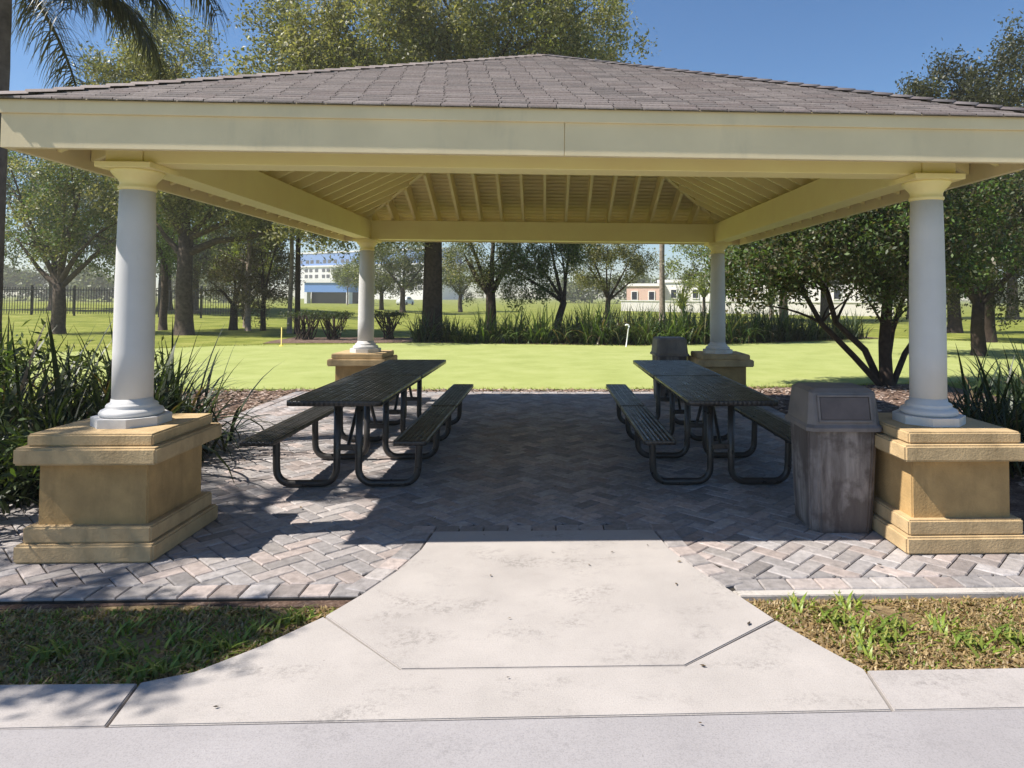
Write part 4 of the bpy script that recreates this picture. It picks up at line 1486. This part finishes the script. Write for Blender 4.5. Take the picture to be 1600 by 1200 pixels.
def strip(side):
    def f(g_):
        y = g_.uniform(2.80, 3.52)
        x = g_.uniform(1.0, 3.2) * side
        arc = arcR if side > 0 else arcL
        lim = interp(arc, y)[0]
        if (side > 0 and x < lim + .01) or (side < 0 and x > lim - .01):
            return None, None
        q = math.sin(x * 5.3 + 1.7 * side) * math.cos(y * 8.1 + x * 2.2) + .35 * math.sin(x * 17 + y * 13)
        if g_.random() > .62 + .5 * q:
            return None, None
        return x, y
    return f
T_GRASS_G = ((.17, .25, .03), (.24, .30, .05), (.13, .19, .03), (.33, .34, .08))
T_GRASS_B = ((.40, .29, .14), (.32, .22, .10), (.46, .35, .19), (.24, .165, .08))
struct(obj('grass', grass_mesh('grass', strip(-1), 11000, .021, T_GRASS_G[:3] + T_GRASS_B + T_GRASS_B[:2], 61), M_blade), 'stuff', 'rough grass in the strip left of the concrete path', 'grass')
struct(obj('dry_grass', grass_mesh('dry_grass', strip(1), 14000, .020, T_GRASS_B + T_GRASS_B + T_GRASS_G[:1], 62), M_blade), 'stuff', 'patchy dry grass in the strip right of the concrete path', 'grass')
def tuft_mesh(seed, n, h):
    def f(g_):
        return g_.gauss(0, .045), g_.gauss(0, .045)
    return grass_mesh('grass_tuft', f, n, h, T_GRASS_G, seed, .008)
TU = [tuft_mesh(71, 55, .055), tuft_mesh(72, 40, .045)]
tufts = [(1.46, 3.30), (1.55, 3.2), (1.62, 3.12), (1.5, 3.02), (1.72, 3.22), (1.35, 3.44), (1.98, 3.05), (1.95, 3.2), (2.2, 3.1), (1.6, 3.45), (-1.18, 3.38), (-1.3, 3.25), (-1.42, 3.13), (-1.5, 3.02), (-1.6, 2.94), (-1.62, 3.2), (-1.8, 3.08), (-1.9, 3.3), (-2.1, 3.1)]
tv = []
V_, F_, C_ = [], [], []
bmt = None
def merge_tufts():
    Vs, Fs, Cs = [], [], []
    o = 0
    for i, (x, y) in enumerate(tufts):
        me = TU[i % 2]
        n = len(me.vertices)
        v = np.empty(n * 3, dtype=np.float32)
        me.vertices.foreach_get('co', v)
        v = v.reshape(-1, 3) * np.array([1, 1, 1.0])
        f = np.array([list(p.vertices) for p in me.polygons])
        c = np.empty(n * 4, dtype=np.float32)
        me.color_attributes['Col'].data.foreach_get('color', c)
        Vs.append(v + np.array([x, y, 0]))
        Fs.append(f + o)
        Cs.append(c.reshape(-1, 4)[:, :3])
        o += n
    return np_mesh('grass_tufts', np.concatenate(Vs), np.concatenate(Fs), np.concatenate(Cs))
struct(obj('grass_tufts', merge_tufts(), M_blade), 'stuff', 'brighter green weedy tufts in the grass strips', 'grass')

def fringe():
    ring = wavy(green_pts, .02, .06, 44)
    gr_ = random.Random(45)
    def f(g_):
        x, y = g_.choice(ring)
        return x + g_.gauss(0, .05), y + g_.gauss(0, .05)
    return grass_mesh('lawn_fringe', f, 9000, .05, T_GRASS_G + T_GRASS_B[:1], 46, .007)
struct(obj('lawn_fringe', fringe(), M_blade), 'stuff', 'ragged fringe of longer grass round the putting green', 'grass')
def chips():
    g_ = random.Random(81)
    V, Fq, C = [], [], []
    tones = ((.30, .21, .16), (.22, .14, .10), (.42, .32, .26), (.13, .085, .06), (.36, .29, .25))
    def put(x, y, s):
        a = g_.uniform(0, 6.28)
        d = Vector((math.cos(a), math.sin(a), g_.uniform(-.3, .3))) * s * g_.uniform(.6, 1.6)
        e = Vector((-math.sin(a), math.cos(a), g_.uniform(-.4, .4))) * s * g_.uniform(.25, .6)
        p = Vector((x, y, -.016 + g_.uniform(0, .018)))
        t = g_.choice(tones)
        k = g_.uniform(.7, 1.25)
        b = len(V)
        V.extend([tuple(p - d - e), tuple(p + d - e), tuple(p + d + e), tuple(p - d + e)])
        C.extend([tuple(q * k for q in t)] * 4)
        Fq.append((b, b + 1, b + 2, b + 3))
    for _ in range(4200):
        put(g_.uniform(-5.8, -4.06), g_.uniform(5.5, 11.4), .028)
    for _ in range(2600):
        put(g_.uniform(-4.2, 4.4), g_.uniform(11.19, 11.5), .028)
    for _ in range(3000):
        put(g_.uniform(3.32, 6.5), g_.uniform(5.5, 12), .03)
    return np_mesh('mulch_chips', V, Fq, C)
struct(obj('mulch_chips', chips(), M_chip), 'stuff', 'pinkish brown bark chips scattered over the mulch beds', 'mulch')
def litter():
    g_ = random.Random(91)
    V, Fq, C = [], [], []
    for _ in range(110):
        if g_.random() < .93:
            x, y = g_.uniform(-3.4, 3.1), g_.uniform(3.7, 10.8)
        else:
            x, y = g_.uniform(-1.2, 1.2), g_.uniform(2.4, 4.3)
        a = g_.uniform(0, 6.28)
        s = g_.uniform(.008, .02)
        d = Vector((math.cos(a), math.sin(a), g_.uniform(-.2, .2))) * s
        e = Vector((-math.sin(a), math.cos(a), g_.uniform(-.3, .3))) * s * .45
        p = Vector((x, y, .02))
        b = len(V)
        V.extend([tuple(p - d), tuple(p - e), tuple(p + d), tuple(p + e)])
        t = g_.choice(((.08, .055, .03), (.14, .10, .05), (.05, .04, .03)))
        C.extend([t] * 4)
        Fq.append((b, b + 1, b + 2, b + 3))
    return np_mesh('fallen_leaves', V, Fq, C)
struct(obj('fallen_leaves', litter(), M_chip), 'stuff', 'small dry fallen leaves scattered on the paving', 'leaves')

# ------------------------------------------------------------------ putting green markers
M_wm = paint('white_plastic', (.8, .8, .78), .4, .03)
M_ym = paint('yellow_plastic', (.75, .60, .10), .4, .05)
def cane():
    t = thing('hole_marker', 'white cane-shaped hole marker standing on the far edge of the green', 'marker', (2.62, 21.4, -.012))
    tb = TB()
    tb.tube([(-.04, 0, 0), (0, 0, .3), (.03, 0, .56), (.045, 0, .64)], [.020, .019, .018, .018], 10)
    obj('pole', tb.bm(), M_wm, t)
    tb = TB()
    tb.tube([(.05, 0, .63), (.03, 0, .69), (-.03, 0, .70), (-.075, 0, .68)], [.026, .034, .034, .02], 10)
    obj('hooked_top', tb.bm(), M_wm, t)
cane()
def ymark():
    t = thing('hole_marker', 'short yellow hole marker left of the clipped hedge line', 'marker', (-8.15, 21.3, -.012))
    tb = TB()
    tb.tube([(0, 0, 0), (0, 0, .58)], .016, 8)
    obj('pole', tb.bm(), M_ym, t)
    tb = TB()
    tb.tube([(0, 0, 0), (0, 0, .03)], [.07, .05], 12)
    obj('foot', tb.bm(), M_ym, t)
ymark()

# ------------------------------------------------------------------ far buildings
M_hotel = paint('hotel_wall', (.82, .79, .77), .7, .04, .05, .05, 2)
M_blue = paint('blue_cladding', (.16, .30, .62), .35, .1, .05, .02, 2)
M_glass = paint('dark_glass', (.03, .035, .05), .15, .1, .2, .02, 2)
M_pink = paint('salmon_wall', (.66, .45, .37), .8, .08, .3, .1, 3)
M_roofg = paint('grey_roof', (.24, .21, .19), .85, .15, .5, .3, 6)
M_dark = paint('dark_metal', (.03, .03, .028), .6, .2, 2, .1, 30)

def hotel():
    x0, x1, y = -140, -40, 335
    t = thing('hotel', 'tall white hotel with rows of dark windows and blue top floor', 'hotel', ((x0 + x1) / 2, y, 0), R(-32))
    w = (x1 - x0) / 2
    box('wall', M_hotel, -w, w, 0, 16, -1, 16.6, t)
    box('upper_storey', M_blue, -w + .5, w - .5, .6, 15, 16.61, 23.2, t)
    box('cornice', M_hotel, -w - .5, w + .5, -.6, 16.5, 16.2, 17.0, t)
    box('roof', M_hotel, -w, w, .3, 15.5, 23.21, 24, t)
    bm = bmesh.new()
    bm_box(bm, -1.15, 1.15, -.12, .2, -.85, .85, .03)
    me = bpy.data.meshes.new('window')
    bm.to_mesh(me)
    bm.free()
    me.materials.append(M_glass)
    k = 0
    for z in (5.2, 8.3, 11.4, 14.5, 19.0):
        for i in range(20):
            xx = -w + 3.5 + i * 4.35 + (.9 if i % 3 == 1 else 0)
            if xx > w - 2 or k >= 100:
                continue
            o = bpy.data.objects.new('window', me)
            link(o, t)
            o.location = (xx, 0 if z < 17 else .6, z)
            k += 1
hotel()
def canopy():
    t = thing('entrance_building', 'low entrance building with blue fascia and dark opening before the hotel', 'building', (-41.2, 130, 0), R(-20))
    box('roof', M_hotel, -5.2, 5.2, -1, 8, 4.0, 4.6, t)
    box('blue_fascia', M_blue, -5.0, 5.0, -.8, 7.6, 2.2, 3.99, t)
    box('wall', M_glass, -4.4, 4.4, .5, 7.4, -.5, 2.19, t)
    for x in (-4.7, 4.7):
        box('post', M_hotel, x - .3, x + .3, -.8, .3, -.5, 2.19, t)
canopy()
def car():
    t = thing('parked_car', 'white parked car far off, right of the back left column', 'car', (-25.2, 122, -.1), R(80))
    bm = bmesh.new()
    secs = []
    prof = [(-2.2, .35, .7), (-2.1, .3, .95), (-1.3, .3, 1.02), (-.7, .3, 1.5), (.8, .3, 1.55), (1.6, .3, 1.05), (2.15, .3, .95), (2.25, .4, .6)]
    for x, a, b in prof:
        secs.append([(x, -.85, a), (x, .85, a), (x, .78 if b < 1.2 else .62, b), (x, -.78 if b < 1.2 else -.62, b)])
    loft(bm, secs)
    bmesh.ops.recalc_face_normals(bm, faces=bm.faces[:])
    bmesh.ops.bevel(bm, geom=bm.edges[:], offset=.05, segments=2, affect='EDGES')
    obj('body', bm, M_wm, t)
    for s in (-1, 1):
        box('window', M_glass, -.6, .75, s * .74 - .03, s * .74 + .03, 1.08, 1.4, t, .02)
    for x in (-1.4, 1.4):
        for s in (-1, 1):
            b = bmesh.new()
            bm_lathe(b, [(.2, -.1), (.32, -.09), (.33, 0), (.32, .09), (.2, .1)], 18)
            o = obj('wheel', b, M_dark, t)
            o.rotation_euler = (R(90), 0, 0)
            o.location = (x, s * .8, .33)
car()
def house(name, label, x, y, w, dpt, h, wall, roof_m, flat_roof, wins):
    t = thing(name, label, 'house', (x, y, gz(x, y) - .1), R(-30))
    box('wall', wall, -w / 2, w / 2, 0, dpt, -.2, h, t)
    if flat_roof:
        box('parapet', M_hotel, -w / 2 - .15, w / 2 + .15, -.15, dpt + .15, h + .002, h + .35, t)
    else:
        bm = bmesh.new()
        e = .5
        a = [bm.verts.new(p) for p in ((-w / 2 - e, -e, h), (w / 2 + e, -e, h), (w / 2 + e, dpt + e, h), (-w / 2 - e, dpt + e, h), (-w / 4, dpt / 2, h + 1.7), (w / 4, dpt / 2, h + 1.7))]
        for f in ((3, 2, 1, 0), (0, 1, 5, 4), (1, 2, 5), (2, 3, 4, 5), (3, 0, 4)):
            bm.faces.new([a[i] for i in f])
        obj('roof', bm, roof_m, t)
    for wx, wz in wins:
        f = box('window', M_glass, wx - .35, wx + .35, -.06, .1, wz - .5, wz + .5, t)
        fr = bmesh.new()
        for a0, a1, b0, b1 in ((-.45, .45, .5, .6), (-.45, .45, -.6, -.5), (-.45, -.35, -.499, .499), (.35, .45, -.499, .499)):
            bm_box(fr, wx + a0, wx + a1, -.09, .05, wz + b0, wz + b1, 0)
        obj('frame', fr, M_hotel, f)
house('white_house', 'long white flat-roofed building behind the back right column', 24.5, 78, 24, 8, 3.7, M_white_trim, None, True, [(-10, 2.3), (-7.2, 2.3), (-4, 2.3), (-1.2, 2.3), (2, 2.3), (5.6, 2.3), (9, 2.3)])
house('salmon_house', 'salmon pink flat-roofed house left of the white building', 12.2, 84, 4.6, 6, 3.1, M_pink, M_roofg, True, [(-1.2, 1.9), (1.1, 1.9)])
def wall_low():
    t = thing('garden_wall', 'long low white garden wall in front of the white building', 'wall', (19, 66, gz(19, 66)), R(-22))
    box('wall', M_white_trim, -12, 14, 0, .25, -.3, 1.15, t)
    box('coping', M_hotel, -12.1, 14.1, -.06, .31, 1.152, 1.25, t)
wall_low()
def fence():
    t = thing('metal_fence', 'dark metal picket fence across the far left lawn', 'fence', (-31, 41, gz(-31, 41)))
    for z in (.25, 1.45):
        box('rail', M_dark, -9, 13, -.02, .02, z, z + .05, t)
    b = bmesh.new()
    for i in range(147):
        x = -9 + i * .15
        bm_box(b, x - .012, x + .012, -.012, .012, .06, 1.62, 0)
    obj('pickets', b, M_dark, t)
    pm = bmesh.new()
    bm_box(pm, -.045, .045, -.045, .045, -.3, 1.75, .008)
    me = bpy.data.meshes.new('post')
    pm.to_mesh(me)
    pm.free()
    me.materials.append(M_dark)
    for i in range(10):
        o = bpy.data.objects.new('post', me)
        link(o, t)
        o.location = (-9 + i * 2.44, .07, 0)
fence()
# small sunlit palms before the white building
YP = [strap_mesh('fronds', 90, 2.0, .3, .12, T_LIME, 331, .3, 6), strap_mesh('fronds', 90, 2.2, .3, .12, T_LIME, 332, .25, 6)]
for lab, x, y, k, h in (('small yellow-green palm right of the bare pole-like trunk', 10.6, 52, 0, .7), ('small yellow-green palm just left of the back right column', 13.0, 55, 1, 1.6), ('small yellow-green palm right of the back right column', 16.9, 50, 0, 1.2)):
    t = thing('small_palm', lab, 'palm tree', (x, y, gz(x, y)))
    tb = TB()
    tb.tube([(0, 0, -.1), (0, 0, h)], [.16, .12], 10)
    obj('trunk', tb.bm(), M_palmbark, t)
    o = obj('fronds', YP[k], M_blade, t)
    o.location = (0, 0, h)

# ------------------------------------------------------------------ added warm volume over the park, imitating lens glare
def glare():
    bm = bmesh.new()
    bm_box(bm, -420, 420, -60, 640, -3, 30, 0)
    m = bpy.data.materials.new('glare_volume')
    m.use_nodes = True
    nt = m.node_tree
    nt.nodes.remove(nt.nodes['Principled BSDF'])
    v = nt.nodes.new('ShaderNodeVolumePrincipled')
    v.inputs['Color'].default_value = (.98, .94, .84, 1)
    v.inputs['Density'].default_value = .0012
    v.inputs['Anisotropy'].default_value = .2
    nt.links.new(v.outputs[0], nt.nodes['Material Output'].inputs['Volume'])
    struct(obj('glare', bm, m), 'stuff', 'added warm volume imitating lens glare over the far trees and buildings', 'glare')
glare()
